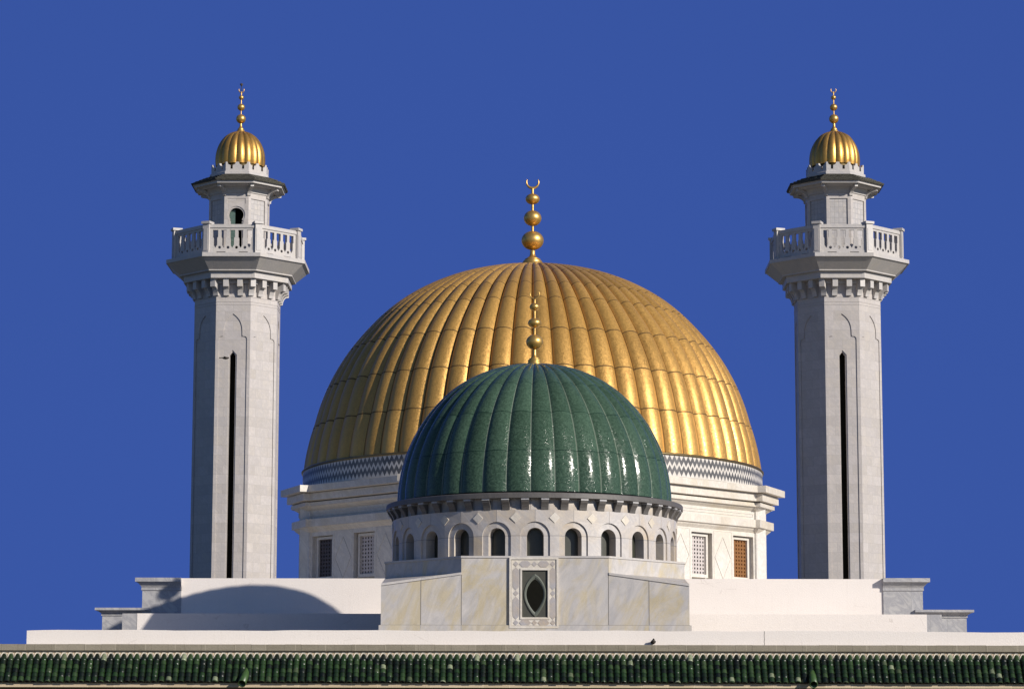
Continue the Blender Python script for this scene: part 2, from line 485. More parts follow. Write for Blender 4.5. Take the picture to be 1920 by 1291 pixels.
def green_dome():
    m, nt, b = newmat('green glazed mosaic'); t = NT(nt)
    co = t.coord(); uv = t.coord('UV')
    v = t.n('ShaderNodeTexVoronoi', {'Vector': co, 'Scale': 22.0}).outputs['Color']
    fv = t.n('ShaderNodeSeparateXYZ', {0: v}).outputs[0]
    cell = t.n('ShaderNodeTexWhiteNoise', {'Vector': t.n('ShaderNodeVectorMath', {0: uv}, operation='FLOOR').outputs[0]}, noise_dimensions='3D').outputs['Value']
    f = t.math('ADD', t.math('MULTIPLY', fv, 0.6), t.math('MULTIPLY', cell, 0.4))
    col = t.mix(f, (0.024, 0.046, 0.028), (0.058, 0.102, 0.066))
    sx = t.n('ShaderNodeSeparateXYZ', {0: uv})
    fr = t.math('FRACT', sx.outputs[0])
    edge = t.math('ABSOLUTE', t.math('SUBTRACT', fr, 0.5))
    lay = t.math('SMOOTH_MIN', 1.0, t.math('MAXIMUM', t.math('MULTIPLY', t.math('SUBTRACT', edge, 0.465), 60.0), 0.0), 0.0)
    col = t.mix(t.math('MULTIPLY', t.math('MINIMUM', lay, 1.0), 0.55), col, (0.22, 0.25, 0.20))
    ev = t.math('ABSOLUTE', t.math('SUBTRACT', t.math('FRACT', sx.outputs[1]), 0.5))
    col = t.mix(t.math('MULTIPLY', t.math('GREATER_THAN', ev, 0.488), 0.7), col, (0.006, 0.02, 0.012))
    nt.links.new(col, b.inputs['Base Color'])
    nt.links.new(t.math('MULTIPLY_ADD', fv, 0.12, 0.12), b.inputs['Roughness'])
    nt.links.new(tilt(t, t.bump(fv, 0.25, 0.02), v, 0.085), b.inputs['Normal'])
    b.inputs['Specular IOR Level'].default_value = 0.25
    return m


GREEN = green_dome()


def roof_tile_mat():
    m, nt, b = newmat('green glazed roof tile'); t = NT(nt)
    co = t.coord(); uv = t.coord('UV')
    fl = t.n('ShaderNodeVectorMath', {0: uv}, operation='FLOOR').outputs[0]
    w = t.n('ShaderNodeTexWhiteNoise', {'Vector': fl}, noise_dimensions='3D').outputs['Value']
    col = t.ramp(w, [(0.0, (0.004, 0.007, 0.004)), (0.30, (0.007, 0.017, 0.005)), (0.75, (0.014, 0.036, 0.009)),
                     (0.92, (0.026, 0.052, 0.016)), (0.975, (0.045, 0.065, 0.028)), (0.99, (0.20, 0.23, 0.14))])
    n = t.noise(co, 14.0, 4, 0.65)
    col = t.mix(t.ramp(n, [(0.45, (0, 0, 0)), (0.75, (0.55, 0.55, 0.55))]), col, (0.010, 0.010, 0.006))
    nt.links.new(col, b.inputs['Base Color'])
    nt.links.new(t.math('MULTIPLY_ADD', n, 0.4, 0.16), b.inputs['Roughness'])
    nt.links.new(t.bump(n, 0.25, 0.02), b.inputs['Normal'])
    return m


RTILE = roof_tile_mat()


def zig_mat():
    m, nt, b = newmat('zigzag stone mosaic'); t = NT(nt)
    uv = t.n('ShaderNodeSeparateXYZ', {0: t.coord('UV')})
    co = t.coord()
    tri = t.math('PINGPONG', t.math('MULTIPLY', uv.outputs[0], 2.0), 1.0)      # one zig per unit u
    v = t.math('ADD', uv.outputs[1], t.math('MULTIPLY', t.math('SUBTRACT', tri, 0.5), 0.25))
    def band(a, c):
        return t.math('MULTIPLY', t.math('GREATER_THAN', v, a), t.math('LESS_THAN', v, c))
    dk = t.math('MAXIMUM', band(0.15, 0.43), band(0.61, 0.90))
    n = t.noise(co, 2.5, 4, 0.6)
    wn_ = t.n('ShaderNodeTexWhiteNoise', {'W': t.math('FLOOR', uv.outputs[0])}, noise_dimensions='1D').outputs['Value']
    white = t.mix(t.math('MULTIPLY_ADD', n, 0.6, t.math('MULTIPLY', wn_, 0.4)), (0.62, 0.585, 0.53), (0.44, 0.41, 0.36))
    dark = t.mix(wn_, (0.075, 0.073, 0.072), (0.13, 0.127, 0.125))
    nt.links.new(t.mix(dk, white, dark), b.inputs['Base Color'])
    b.inputs['Roughness'].default_value = 0.4
    return m


ZIG = zig_mat()


def plain(name, c, rough=0.6, metal=0.0, var=0.25, scale=8.0, c2=None):
    m, nt, b = newmat(name); t = NT(nt)
    n = t.noise(t.coord(), scale, 4, 0.6)
    nt.links.new(t.mix(n, tuple(x * (1 - var) for x in c), c2 or tuple(min(1, x * (1 + var)) for x in c)), b.inputs['Base Color'])
    b.inputs['Roughness'].default_value = rough; b.inputs['Metallic'].default_value = metal
    nt.links.new(t.bump(n, 0.2, 0.01), b.inputs['Normal'])
    return m


DARKIN = plain('dark interior', (0.008, 0.008, 0.006), 0.95)
DARKIN.node_tree.nodes['Principled BSDF'].inputs['Specular IOR Level'].default_value = 0.05
DUSKIN = plain('dim interior glass', (0.035, 0.036, 0.026), 0.35)  # pane colour carries the dimness of the inside
BRONZE_AND_SHADE = plain('aged bronze and gap shade', (0.20, 0.15, 0.07), 0.4, 0.8)  # rim metal; on the small drums its colour is painted shade
ROOFM = plain('mossy roof slates', (0.028, 0.028, 0.022), 0.85, c2=(0.085, 0.08, 0.06), scale=12)
DOORM = plain('green bronze door', (0.02, 0.045, 0.038), 0.5, c2=(0.12, 0.19, 0.16), scale=30)
SPOUTM = plain('green glazed pipe', (0.03, 0.07, 0.016), 0.4, c2=(0.05, 0.10, 0.028))
BIRDM = plain('dark feathers', (0.035, 0.028, 0.022), 0.8)
LAT_W = plain('grey marble lattice', (0.42, 0.38, 0.36), 0.6)
LAT_O = plain('amber lattice', (0.18, 0.072, 0.012), 0.6)
LAT_D = plain('dark lattice', (0.06, 0.05, 0.055), 0.6)
MORTAR = plain('pale lime mortar', (0.62, 0.56, 0.46), 0.9)
INLAY = marble('inlay stone', (0.36, 0.34, 0.34), (0.25, 0.25, 0.26), (0.40, 0.31, 0.20), warmth=0.8, scale=2)


def ground_mat():
    m, nt, b = newmat('sandy ground'); t = NT(nt)
    co = t.coord()
    n = t.noise(co, 0.15, 6, 0.6); f = t.noise(co, 6.0, 5, 0.7)
    col = t.mix(n, (0.10, 0.10, 0.07), (0.06, 0.07, 0.05))
    col = t.mix(t.math('MULTIPLY', f, 0.5), col, (0.05, 0.05, 0.035))
    nt.links.new(col, b.inputs['Base Color']); b.inputs['Roughness'].default_value = 0.95
    return m


# ------------------------------------------------------------------ shared builders
def ribbed_dome(a, b, zc, nrib, amp, phase, seams, t0=0.0, t1=89.0, sub=8, nt_=70, groove=0.03, lip=0.0, pw=1.0, slm=0.0):
    """spheroid with convex gadroons; seams = elevation angles (deg) of the courses' joints"""
    mb = MB()
    ts = set()
    for i in range(nt_ + 1): ts.add(round(t0 + (t1 - t0) * i / nt_, 4))
    gw = {}
    for sdeg in seams:
        ts.add(round(sdeg, 4))
    ts = sorted(x for x in ts if t0 <= x <= t1)
    def rad(tt, x):
        bulge = amp * (1 - abs(2 * x - 1) ** 2) ** pw * min(1.0, cos(radians(tt)) * 1.6 + 0.05)
        g = 0.0
        for sdeg in seams:
            if groove and abs(tt - sdeg) < 0.2: g = groove
        # every course flares very slightly towards its lower edge
        lo = max([q for q in seams if q <= tt + 0.13] + [t0]); hi = min([q for q in seams if q > tt + 0.13] + [t1])
        fl = lip * (1 - (tt - lo) / max(1e-3, hi - lo))
        return bulge - g + fl
    for k in range(nrib):
        rows = []
        for tt in ts:
            row = []
            for j in range(sub + 1):
                x = j / sub
                th = 2 * pi * (k + x) / nrib + phase
                e = rad(tt, x)
                slim = 1 - slm * min(1.0, tt / 13) * max(0.0, min(1.0, (68 - tt) / 25))
                r = (a + e) * cos(radians(tt)) * slim; z = zc + (b + e) * sin(radians(tt))
                row.append((r * sin(th), -r * cos(th), z))
            rows.append(row)
        class UV:
            per_face = True
            def quad(self, i, j, k=k):
                mid = (ts[i] + ts[i + 1]) / 2
                ed = [t0] + list(seams) + [t1]
                lvl = max(q for q in range(len(ed) - 1) if ed[q] <= mid)
                fv = [lvl + 0.001 + 0.998 * (t - ed[lvl]) / (ed[lvl + 1] - ed[lvl]) for t in (ts[i], ts[i + 1])]
                fu = [k + 0.001 + 0.998 * q / sub for q in (j, j + 1)]
                return ((fu[0], fv[0]), (fu[1], fv[0]), (fu[1], fv[1]), (fu[0], fv[1]))
        mb.grid(rows, uvs=UV())
    return mb


def ball(rx, rz, z, n=28):
    mb = MB()
    mb.lathe([(max(1e-4, rx * cos(radians(t))), z + rz * sin(radians(t))) for t in range(-90, 91, 10)], n)
    return mb


def finial(parent, base, balls, ztip, rod_r, cr, crz, star=False, cthick=0.2, mat=None):
    """base = [(r, z)...] turned foot; balls = [(rx, rz, z)]; cr, crz = crescent radius and centre height"""
    mat = mat or GOLDP
    f = MB(); f.lathe(base, 28)
    o = f.build('finial', mat, parent)
    r = MB(); r.lathe([(rod_r, base[-1][1] - 0.02), (rod_r, ztip)], 10)
    r.build('rod', mat, o)
    for rx, rz, z in balls: ball(rx, rz, z).build('ball', mat, o)
    c = MB(); pts = []; rads = []
    for i in range(25):
        q = radians(-90 + (i - 12) / 12 * 118)
        pts.append((cr * cos(q), 0, crz + cr * sin(q))); rads.append(0.012 + cthick * cr * (1 - abs((i - 12) / 12)) ** 0.7)
    c.tube(pts, rads, 8)
    c.build('crescent', mat, o)
    if star:
        s = MB(); s.lathe([(0.001, crz + cr * 1.15), (0.07, crz + cr * 1.15 + 0.12), (0.001, crz + cr * 1.15 + 0.16)], 8)
        s.tube([(0, 0, crz - cr), (0, 0, crz + cr * 1.2)], 0.012, 6)
        s.build('tip_ornament', BIRDM, o)
    return o


# ================================================================== SETTING
g = MB()
g.face([(-900, -300, 0), (900, -300, 0), (900, 1500, 0), (-900, 1500, 0)])
go = g.build('ground', ground_mat()); go['kind'] = 'structure'

# ================================================================== MINARETS
MS = 0.0204 * 140.0 / 104.0                                   # metres per photo pixel at the minarets


KM = 140.0 / 104.0                            # the builder's unit: lengths below are per 1.346 m


def minaret(cx, cy, pxc, label, door):
    yc = cy
    def z(py, rpx=0.0, ): return Zp(py, yc - rpx * MS * 0.924, pxc) / KM
    root = thing('minaret', label, 'minaret', (cx, cy, 0), 'pair of octagonal minarets')
    root.scale = (KM, KM, KM)
    c0 = (0.0, 0.0)
    f = cos(pi / 8)
    H = tan(pi / 8)
    # shaft ----------------------------------------------------------
    R = 1.69; ap = R * f; hw = ap * H
    zb = 0.0; zt = z(520, 87)
    sh = MB()
    z_ap = z(587, 87); z_sp = z(629, 87); z_pan = zb + 4.0
    prof = [(z_pan, 0.53), (z_sp - 0.12, 0.53), (z_sp - 0.05, 0.515), (z_sp - 0.01, 0.46), (z_sp, 0.36)]
    for i in range(1, 11):
        t = i / 10
        prof.append((z_sp + (z_ap - z_sp) * t, 0.35 * (1 - t ** 3.4) if i < 10 else 0.0))
    zs = z(658, 87); zs2 = z(665, 87)
    slit = [(z_pan, 0.11), (zs2, 0.11), (zs, 0.0)]
    slit_o = [(z_pan, 0.155), (zs2 + 0.02, 0.155), (zs + 0.06, 0.0)]
    for k in range(8):
        F = frame(c0, k * pi / 4)(ap)
        sh.pierced(F, -hw, hw, zb, zt, prof, 0, -0.032)
        if k in (0, 4):
            sh.pierced(F, -0.56, 0.56, zb, zt - 0.3, slit_o, -0.032, -0.062)
            sh.pierced(F, -0.25, 0.25, zb, zt - 0.4, slit, -0.062, -0.30)
        else:
            sh.face([F(-0.56, zb, -0.032), F(0.56, zb, -0.032), F(0.56, z_ap + 0.1, -0.032), F(-0.56, z_ap + 0.1, -0.032)])
    sh.build('shaft', MARB, root)
    for k in (0, 4):
        sl = MB(); F = frame(c0, k * pi / 4)(ap)
        sl.face([F(-0.2, zb, -0.28), F(0.2, zb, -0.28), F(0.2, zs + 0.05, -0.28), F(-0.2, zs + 0.05, -0.28)])
        sl.build('slit_window', DARKIN, root)
    # thin string courses at the head of the shaft
    sc_ = MB()
    for yy in (569.5, 564.5, 556.0):
        zz = z(yy, 87); sc_.oct([(R + 0.001, zz - 0.016), (R + 0.012, zz - 0.010), (R + 0.012, zz + 0.010), (R + 0.001, zz + 0.016)], cap=False)
    sc_.build('string_course', MARB, root)
    # corbels --------------------------------------------------------
    zc0, zc1, zc2 = z(553, 92), z(536, 95), z(521, 100)
    hgt = zc2 - zc0
    prf = [(0, 0), (0.10, 0.0), (0.115, 0.16 * hgt), (0.16, 0.34 * hgt), (0.225, 0.46 * hgt), (0.25, 0.47 * hgt), (0.345, 0.50 * hgt),
           (0.345, hgt + 0.02), (0, hgt + 0.02)]
    cb = MB()
    cb.prism([(d, zz) for d, zz in prf], -0.10, 0.10, Matrix.Identity(4))
    cbm = None
    def corbel(ang, apo, off):
        nonlocal cbm
        if cbm is None:
            cbm = cb.build('corbel', TRIM, root); o = cbm
        else:
            o = cbm.copy(); C.objects.link(o); o.parent = root
        nx, ny = sin(ang), -cos(ang)
        o.location = (nx * (apo - 0.01) + cos(ang) * off, ny * (apo - 0.01) + sin(ang) * off, zc0)
        o.rotation_euler = (0, 0, ang - pi / 2)
    for k in range(8):
        for off in (-0.262, 0.262): corbel(k * pi / 4, ap, off)
        corbel(k * pi / 4 + pi / 8, R - 0.03, 0)
    # balcony body ---------------------------------------------------
    bb = MB()
    z_a, z_b, z_c, z_d, z_e = z(520.5, 105), z(508.5, 105), z(506, 112), z(480, 139), z(473, 139)
    bb.oct([(R + 0.02, z_a - 0.16), (R + 0.10, z_a - 0.16), (R + 0.10, z_a), (2.14, z_a), (2.14, z_b), (2.30, z_b + 0.01), (2.30, z_b + 0.05),
            (2.79, z_d), (2.835, z_d), (2.835, z_e), (0.9, z_e + 0.005)], cap=False)
    bb.build('balcony', TRIM, root)
    # balustrade -----------------------------------------------------
    RP = 2.51; app = RP * f; hwp = app * H
    z0 = z_e; z1 = z(427, 125); z2 = z(420.5, 125); zpc = z(415, 125)
    zl = z(469, 125); zh = z(431, 125)
    za_, zb_ = z(463.5, 125), z(443, 125)
    for k in range(8):
        Fb = frame(c0, k * pi / 4)(app)
        pb = MB()
        wi = hwp - 0.13
        # bottom rail with its two drain slots
        for s_ in (-1, 1):
            pb.pierced(Fb, min(0, s_ * wi), max(0, s_ * wi), z0, zl, [(z0 + 0.035, 0.17), (z0 + 0.075, 0.17)], 0.05, -0.09, back=True)
        # five slender openings, four balusters with a round hole at the foot
        ow = 0.20; inner = wi - 0.10; bw = (2 * inner - 5 * ow) / 4
        op = [(za_ - 0.02, 0.0), (za_ + 0.06, 0.045), (za_ + 0.10, 0.066), (zb_ - 0.10, 0.066), (zb_ - 0.05, 0.072), (zb_ - 0.02, 0.0995), (zh, 0.0995)]
        u = -inner
        tp = z1 - 0.0
        for i in range(5):
            pb.pierced(Fb, u, u + ow, zl, tp, op, 0.035, -0.075, back=True); u += ow
            if i < 4:
                zc = za_ - 0.0; rr = 0.055
                circ = [(zc - rr * cos(radians(q)), max(0, rr * sin(radians(q)))) for q in range(0, 181, 20)]
                pb.pierced(Fb, u, u + bw, zl, tp, circ, 0.035, -0.075, back=True); u += bw
        for s_ in (-1, 1):
            a, b_ = sorted((s_ * inner, s_ * wi))
            for d in (0.035, -0.075): pb.face([Fb(a, zl, d), Fb(b_, zl, d), Fb(b_, tp, d), Fb(a, tp, d)])
            pb.face([Fb(s_ * wi, zl, 0.035), Fb(s_ * wi, zl, -0.075), Fb(s_ * wi, tp, -0.075), Fb(s_ * wi, tp, 0.035)])
        for zz in (zl,): pb.face([Fb(-wi, zz, 0.05), Fb(wi, zz, 0.05), Fb(wi, zz, -0.09), Fb(-wi, zz, -0.09)])
        pb.build('balustrade_panel', TRIM, root)
        rl = MB(); Mf = fmat(c0, k * pi / 4, app)
        rl.box(-wi - 0.02, wi + 0.02, -0.07, 0.115, z1, z2, Mf)
        rl.build('handrail', TRIM, root)
        po = MB(); Mp = fmat(c0, k * pi / 4 + pi / 8, RP - 0.05)
        # slightly splayed posts that follow the corner
        po.box(-0.13, 0.13, -0.13, 0.15, z0 - 0.01, z2 + 0.02, Mp)
        po.box(-0.085, 0.085, -0.145, -0.13, z0 + 0.12, z1 - 0.02, Mp)
        po.build('post', TRIM, root)
        pc = MB(); pc.box(-0.175, 0.175, -0.175, 0.195, z2 + 0.02, zpc, Mp)
        pc.build('post_cap', TRIM, root)
    # lantern --------------------------------------------------------
    RL = 1.20; apl = RL * f; hwl = apl * H
    zl0, zl1 = z_e, z(350, 64)
    zp0, zp1 = z(480, 62), z(371, 62)
    la = MB()
    for k in range(8):
        F = frame(c0, k * pi / 4)(apl)
        if door and k in (0, 4):
            zc = z(402, 62); rr = 0.275
            hs = [(zl0 + 0.01, 0.215), (zc - 0.25, 0.215), (zc - 0.19, 0.24)]
            hs += [(zc + rr * sin(radians(q)), rr * cos(radians(q))) for q in range(-40, 91, 10)]
            hs[-1] = (hs[-1][0], 0.0)
            ho = [(zl0 + 0.01, 0.265), (zc - 0.29, 0.265), (zc - 0.235, 0.285)] + [(zc + 0.335 * sin(radians(q)), 0.335 * cos(radians(q))) for q in range(-40, 91, 10)]
            ho[-1] = (ho[-1][0], 0.0)
            zq = z(383, 62)
            la.pierced(F, -hwl, hwl, zl0, zq, ho, 0, -0.03)
            la.pierced(F, -0.42, 0.42, zl0, zq - 0.01, hs, -0.03, -0.14)
            la.pierced(F, -hwl, hwl, zq, zl1, [(zq + 0.04, 0.34), (zp1, 0.34)], 0, -0.02)
            lp = MB(); lp.face([F(-0.36, zq, -0.02), F(0.36, zq, -0.02), F(0.36, zp1 + 0.05, -0.02), F(-0.36, zp1 + 0.05, -0.02)])
            lp.build('lantern_panel', MARB, root)
        else:
            la.pierced(F, -hwl, hwl, zl0, zl1, [(zp0, 0.34), (zp1, 0.34)], 0, -0.04)
            lp = MB(); lp.face([F(-0.4, zl0, -0.04), F(0.4, zl0, -0.04), F(0.4, zp1 + 0.05, -0.04), F(-0.4, zp1 + 0.05, -0.04)])
            lp.build('lantern_panel', LANT, root)
    la.build('lantern', MARB, root)
    if door:
        dk = MB(); F = frame(c0, 0)(apl)
        dk.face([F(-0.3, zl0, -0.42), F(0.3, zl0, -0.42), F(0.3, zl1 - 0.2, -0.42), F(-0.3, zl1 - 0.2, -0.42)])
        dk.build('doorway_recess', DARKIN, root)
        dl = MB(); dl.box(-0.27, -0.06, 0.19, 0.22, zl0 + 0.02, z(391, 62), fmat(c0, 0, apl))
        for i in range(9):
            zz = zl0 + 0.12 + i * 0.15
            dl.box(-0.24, -0.09, 0.18, 0.19, zz, zz + 0.045, fmat(c0, 0, apl))
        dl.build('door_leaf', DOORM, root)
    # cove, eave and brackets ----------------------------------------
    zv0, zv1, ze0, ze1 = z(357, 66), z(346, 84), z(339.5, 92), z(334.0, 94)
    cv = MB()
    cv.oct([(RL - 0.01, zv0 - 0.06), (RL + 0.045, zv0 - 0.05), (RL + 0.045, zv0), (RL + 0.07, zv0 + 0.07), (RL + 0.17, zv0 + 0.17), (RL + 0.30, zv1 + 0.0),
            (1.58, zv1 + 0.04), (1.62, zv1 + 0.04), (1.64, zv1 + 0.08), (1.80, ze0 - 0.04), (1.80, ze1 - 0.05), (1.86, ze1 - 0.05)], cap=False)
    cv.build('eave_soffit', TRIM, root)
    brm = None
    h_ = zv1 - z(367, 62)
    bp = [(0, 0), (0.05, 0.02), (0.07, 0.10 * h_), (0.05, 0.18 * h_), (0.07, 0.32 * h_), (0.13, 0.5 * h_), (0.24, 0.70 * h_), (0.36, 0.80 * h_), (0.44, 0.82 * h_),
          (0.47, 0.86 * h_), (0.47, h_ + 0.12), (0.40, h_ + 0.15), (0.22, h_ * 0.97), (0.0, h_ * 0.7)]
    for k in range(8):
        if brm is None:
            m_ = MB(); m_.prism(bp, -0.065, 0.065, Matrix.Identity(4)); o = brm = m_.build('eave_bracket', TRIM, root)
        else:
            o = brm.copy(); C.objects.link(o); o.parent = root
        ang = k * pi / 4 + pi / 8
        o.location = (sin(ang) * (RL - 0.02), -cos(ang) * (RL - 0.02), z(367, 62))
        o.rotation_euler = (0, 0, ang - pi / 2)
    rf = MB()
    zr = z(328.5, 60)
    rf.oct([(1.80, ze1 - 0.05), (1.91, ze1 - 0.045), (1.915, ze1 - 0.005), (1.90, ze1 + 0.0), (1.17, zr + 0.05), (0.9, zr + 0.06)], cap=False)
    # slate laps on the roof slope
    for k in range(8):
        F = frame(c0, k * pi / 4)
        for i in range(4):
            t = i / 4
            rr_ = (1.92 - t * 0.62) * f; zz = ze1 + 0.005 + t * (zr + 0.05 - ze1) * 0.95
            n = int(11 - 3 * t); w = rr_ * H * 2 / n
            for j in range(n):
                u = -rr_ * H + w * (j + 0.5); jz = random.uniform(0, 0.02)
                Fm = fmat(c0, k * pi / 4, rr_)
                rf.box(u - w * 0.46, u + w * 0.46, -0.01, 0.19, zz - 0.02 + jz, zz + 0.010 + jz, Fm)
    rf.build('roof', ROOFM, root)
    # crenellated ring -----------------------------------------------
    RC = 1.14; apc = RC * f; hwc = apc * H
    zk0, zk1, zk2 = z(325.5, 60), z(320, 60), z(303, 57)
    cr = MB()
    cr.oct([(1.0, zk0), (1.20, zk0), (1.20, zk1 - 0.02), (1.17, zk1), (0.9, zk1 + 0.005)], cap=False)
    cr.build('ring_base', TRIM, root)
    cg = MB()
    for k in range(8):
        F = frame(c0, k * pi / 4)(apc)
        for s_ in (-1, 1):
            hh = zk2 - zk1
            pf = [(zk1 + hh * 0.25, 0.045), (zk1 + hh * 0.66, 0.045), (zk1 + hh * 0.68, 0.07), (zk1 + hh * 0.73, 0.115), (zk1 + hh * 0.82, 0.145), (zk2, 0.16)]
            a, b_ = sorted((0, s_ * hwc))
            cg.pierced(F, a, b_, zk1, zk2, pf, 0, -0.10, back=True)
            # top faces of the merlons
            uc = (a + b_) / 2
            for p, q in ((a, uc - 0.16), (uc + 0.16, b_)): cg.face([F(p, zk2, 0), F(q, zk2, 0), F(q, zk2, -0.1), F(p, zk2, -0.1)])
    cg.build('crenellated_ring', TRIM, root)
    # small dome -----------------------------------------------------
    zd = z(302.5, 0)
    dr = MB(); dr.lathe([(0.88, zk1), (0.88, zd - 0.12), (0.85, zd - 0.11)], 40)
    dr.build('dome_drum', BRONZE_AND_SHADE, root)  # dark bronze colour stands in for shade behind the crenel gaps
    b_h = z(247.5) - zd
    d = ribbed_dome(0.915, b_h, zd, 18, 0.05, radians(-4), [], t0=-12, t1=88, sub=8, nt_=36)
    d.build('small_dome', GOLDS, root)
    zz = z
    finial(root, [(0.17, zz(249)), (0.165, zz(246)), (0.12, zz(244.5)), (0.13, zz(243)), (0.08, zz(240)), (0.05, zz(237)), (0.045, zz(232))],
           [(0.185, 0.18, zz(223.2)), (0.145, 0.135, zz(201.5)), (0.095, 0.09, zz(183.3))], zz(172.5), 0.022,
           0.10, zz(169), star=door, cthick=0.10)
    return root


LANT = marble('marble lantern grid', (0.43, 0.405, 0.385), (0.27, 0.27, 0.29), (0.47, 0.42, 0.34), slab=(0.16, 0.20, 0.0), slabvar=0.04,
              mortar=0.38, msize=0.010, warmth=0.5, streak=0.4, grain=0.13, scale=1.6)
YM = 140.0
minaret(Xp(442, 800, YM), YM, 446, 'left minaret of pale grey marble with an arched doorway above its balcony', True)
minaret(Xp(1573, 800, YM - 0.4), YM - 0.4, 1569, 'right minaret of pale grey marble, closed panels above its balcony', False)

# ================================================================== GOLDEN DOMED HALL
YG = 112.0
GS = 0.02166
gc = (0.0, YG)
hall = thing('domed_hall', 'octagonal marble hall under the large ribbed golden dome', 'domed hall', (0, YG, 0))
o0 = (0.0, 0.0)
def zg(py, px=999, dy=0.0): return Zp(py, YG + dy, px)
YF = -6.5                                     # depth of the middle of the diagonal facets
A8 = 9.10; H8 = A8 * tan(pi / 8)
z_slab1, z_slab0 = zg(902, 1300, YF), zg(914.5, 1300, YF)
z_f2t, z_f2b = zg(917.5, 1300, YF), zg(930, 1300, YF)
z_f3t, z_f3b = zg(934, 1300, YF), zg(940, 1300, YF)
z_lt, z_lb = zg(965, 1300, YF), zg(979.5, 1300, YF)
z_wb = zg(1100, 1300, YF) - 1.0

core = MB()
for k in range(8):
    F = frame(o0, k * pi / 4)(A8)
    W = H8
    if k in (0, 1, 2, 6, 7):
        bays = [-2.42, 0.0, 2.42]; bw = 0.60; zt_b = z_lb - 0.05
        u = -W
        for bc in bays:
            core.face([F(u, z_wb, 0), F(bc - bw, z_wb, 0), F(bc - bw, z_slab0, 0), F(u, z_slab0, 0)])
            core.pierced(F, bc - bw, bc + bw, z_wb, z_slab0, [(z_wb, bw - 0.0001), (zg(997, 1300, YF), bw - 0.0001)], 0, -0.28)
            u = bc + bw
        core.face([F(u, z_wb, 0), F(W, z_wb, 0), F(W, z_slab0, 0), F(u, z_slab0, 0)])
    else:
        core.face([F(-W, z_wb, 0), F(W, z_wb, 0), F(W, z_slab0, 0), F(-W, z_slab0, 0)])
core.oct([(9.5, z_slab0), (0.1, z_slab0 + 0.3)], cap=False)
core.build('wall', HALL, hall)
inner = MB()
inner.oct([((A8 - 0.285) / cos(pi / 8), z_wb), ((A8 - 0.285) / cos(pi / 8), z_slab0)], cap=False)
inner.build('inner_wall', HALL, hall)

# corner pilasters and cornices
PAP = 9.67; PH = 0.64
def cornice(name, over, zb, zt, mat, ogee=0.0):
    """one mouldings run: the eight facets and the eight projecting corner blocks"""
    mb = MB()
    for k in range(8):
        M = fmat(o0, k * pi / 4, A8 + over * 0.92)
        W_ = 3.2
        if ogee:
            prof = [(0, zb), (-0.0, zt), (over + 0.5, zt), (over + 0.5, zb - ogee), (over * 0.92 + 0.03, zb - ogee), (over * 0.6, zb - ogee * 0.6)]
            mb.face([M @ Vector((x, y, z)) for x, y, z in ((-W_, 0, zb), (W_, 0, zb), (W_, 0, zt), (-W_, 0, zt))])
            mb.face([M @ Vector((x, y, z)) for x, y, z in ((-W_, 0, zt), (W_, 0, zt), (W_, over + 0.6, zt + 0.01), (-W_, over + 0.6, zt + 0.01))])
            q = [(0.0, zb), (over * 0.30, zb - 0.01), (over * 0.45, zb - ogee * 0.35), (over * 0.78, zb - ogee * 0.72), (over * 0.92 + 0.02, zb - ogee)]
            for (ya, za), (yb, zb2) in zip(q, q[1:]):
                mb.face([M @ Vector((x, y, z)) for x, y, z in ((-W_, ya, za), (-W_, yb, zb2), (W_, yb, zb2), (W_, ya, za))])
        else:
            mb.box(-W_, W_, 0, over + 0.5, zb, zt, M)
        Mc = fmat(o0, k * pi / 4 + pi / 8, PAP + over)
        h = PH + over * 1.0
        if ogee:
            pts = lambda y: PH + (over - y)
            for (ya, za), (yb, zb2) in zip(q, q[1:]):
                ya, yb = ya / 0.92, yb / 0.92
                ha, hb = pts(ya), pts(yb)
                mb.face([Mc @ Vector(v) for v in ((-ha, ya, za), (-hb, yb, zb2), (hb, yb, zb2), (ha, ya, za))])
                for s in (-1, 1):
                    mb.face([Mc @ Vector(v) for v in ((s * ha, ya, za), (s * hb, yb, zb2), (s * hb, 1.6, zb2), (s * ha, 1.6, za))])
        mb.box(-h, h, 0, 1.7, zb, zt, Mc)
    return mb.build(name, mat, hall)


cornice('top_cornice', 0.60, z_slab0, z_slab1, TRIMW, ogee=0.08)
cornice('cornice_fascia', 0.40, z_f2b, z_f2t + 0.02, TRIMW, ogee=0.06)
cornice('cornice_moulding', 0.27, z_f3b, z_f3t + 0.02, TRIMW, ogee=0.18)
cornice('lower_cornice', 0.24, z_lb, z_lt, TRIMW, ogee=0.22)
for k in range(8):
    pl = MB(); M = fmat(o0, k * pi / 4 + pi / 8, PAP)
    pl.box(-PH, PH, 0, 1.2, z_wb, z_slab0, M)
    # frieze panel and the incised lozenge
    zc_ = (zg(1000, 1425, -4) + zg(1075, 1425, -4)) / 2; hh = 0.78; w = 0.34
    for s_ in (-1, 1):
        for t_ in (-1, 1):
            p0 = Vector((0, -0.012, zc_ + t_ * hh)); p1 = Vector((s_ * w, -0.012, zc_))
            pl.tube([M @ p0, M @ p1], 0.016, 4, smooth=False)
    pl.build('corner_pilaster', HALL, hall)
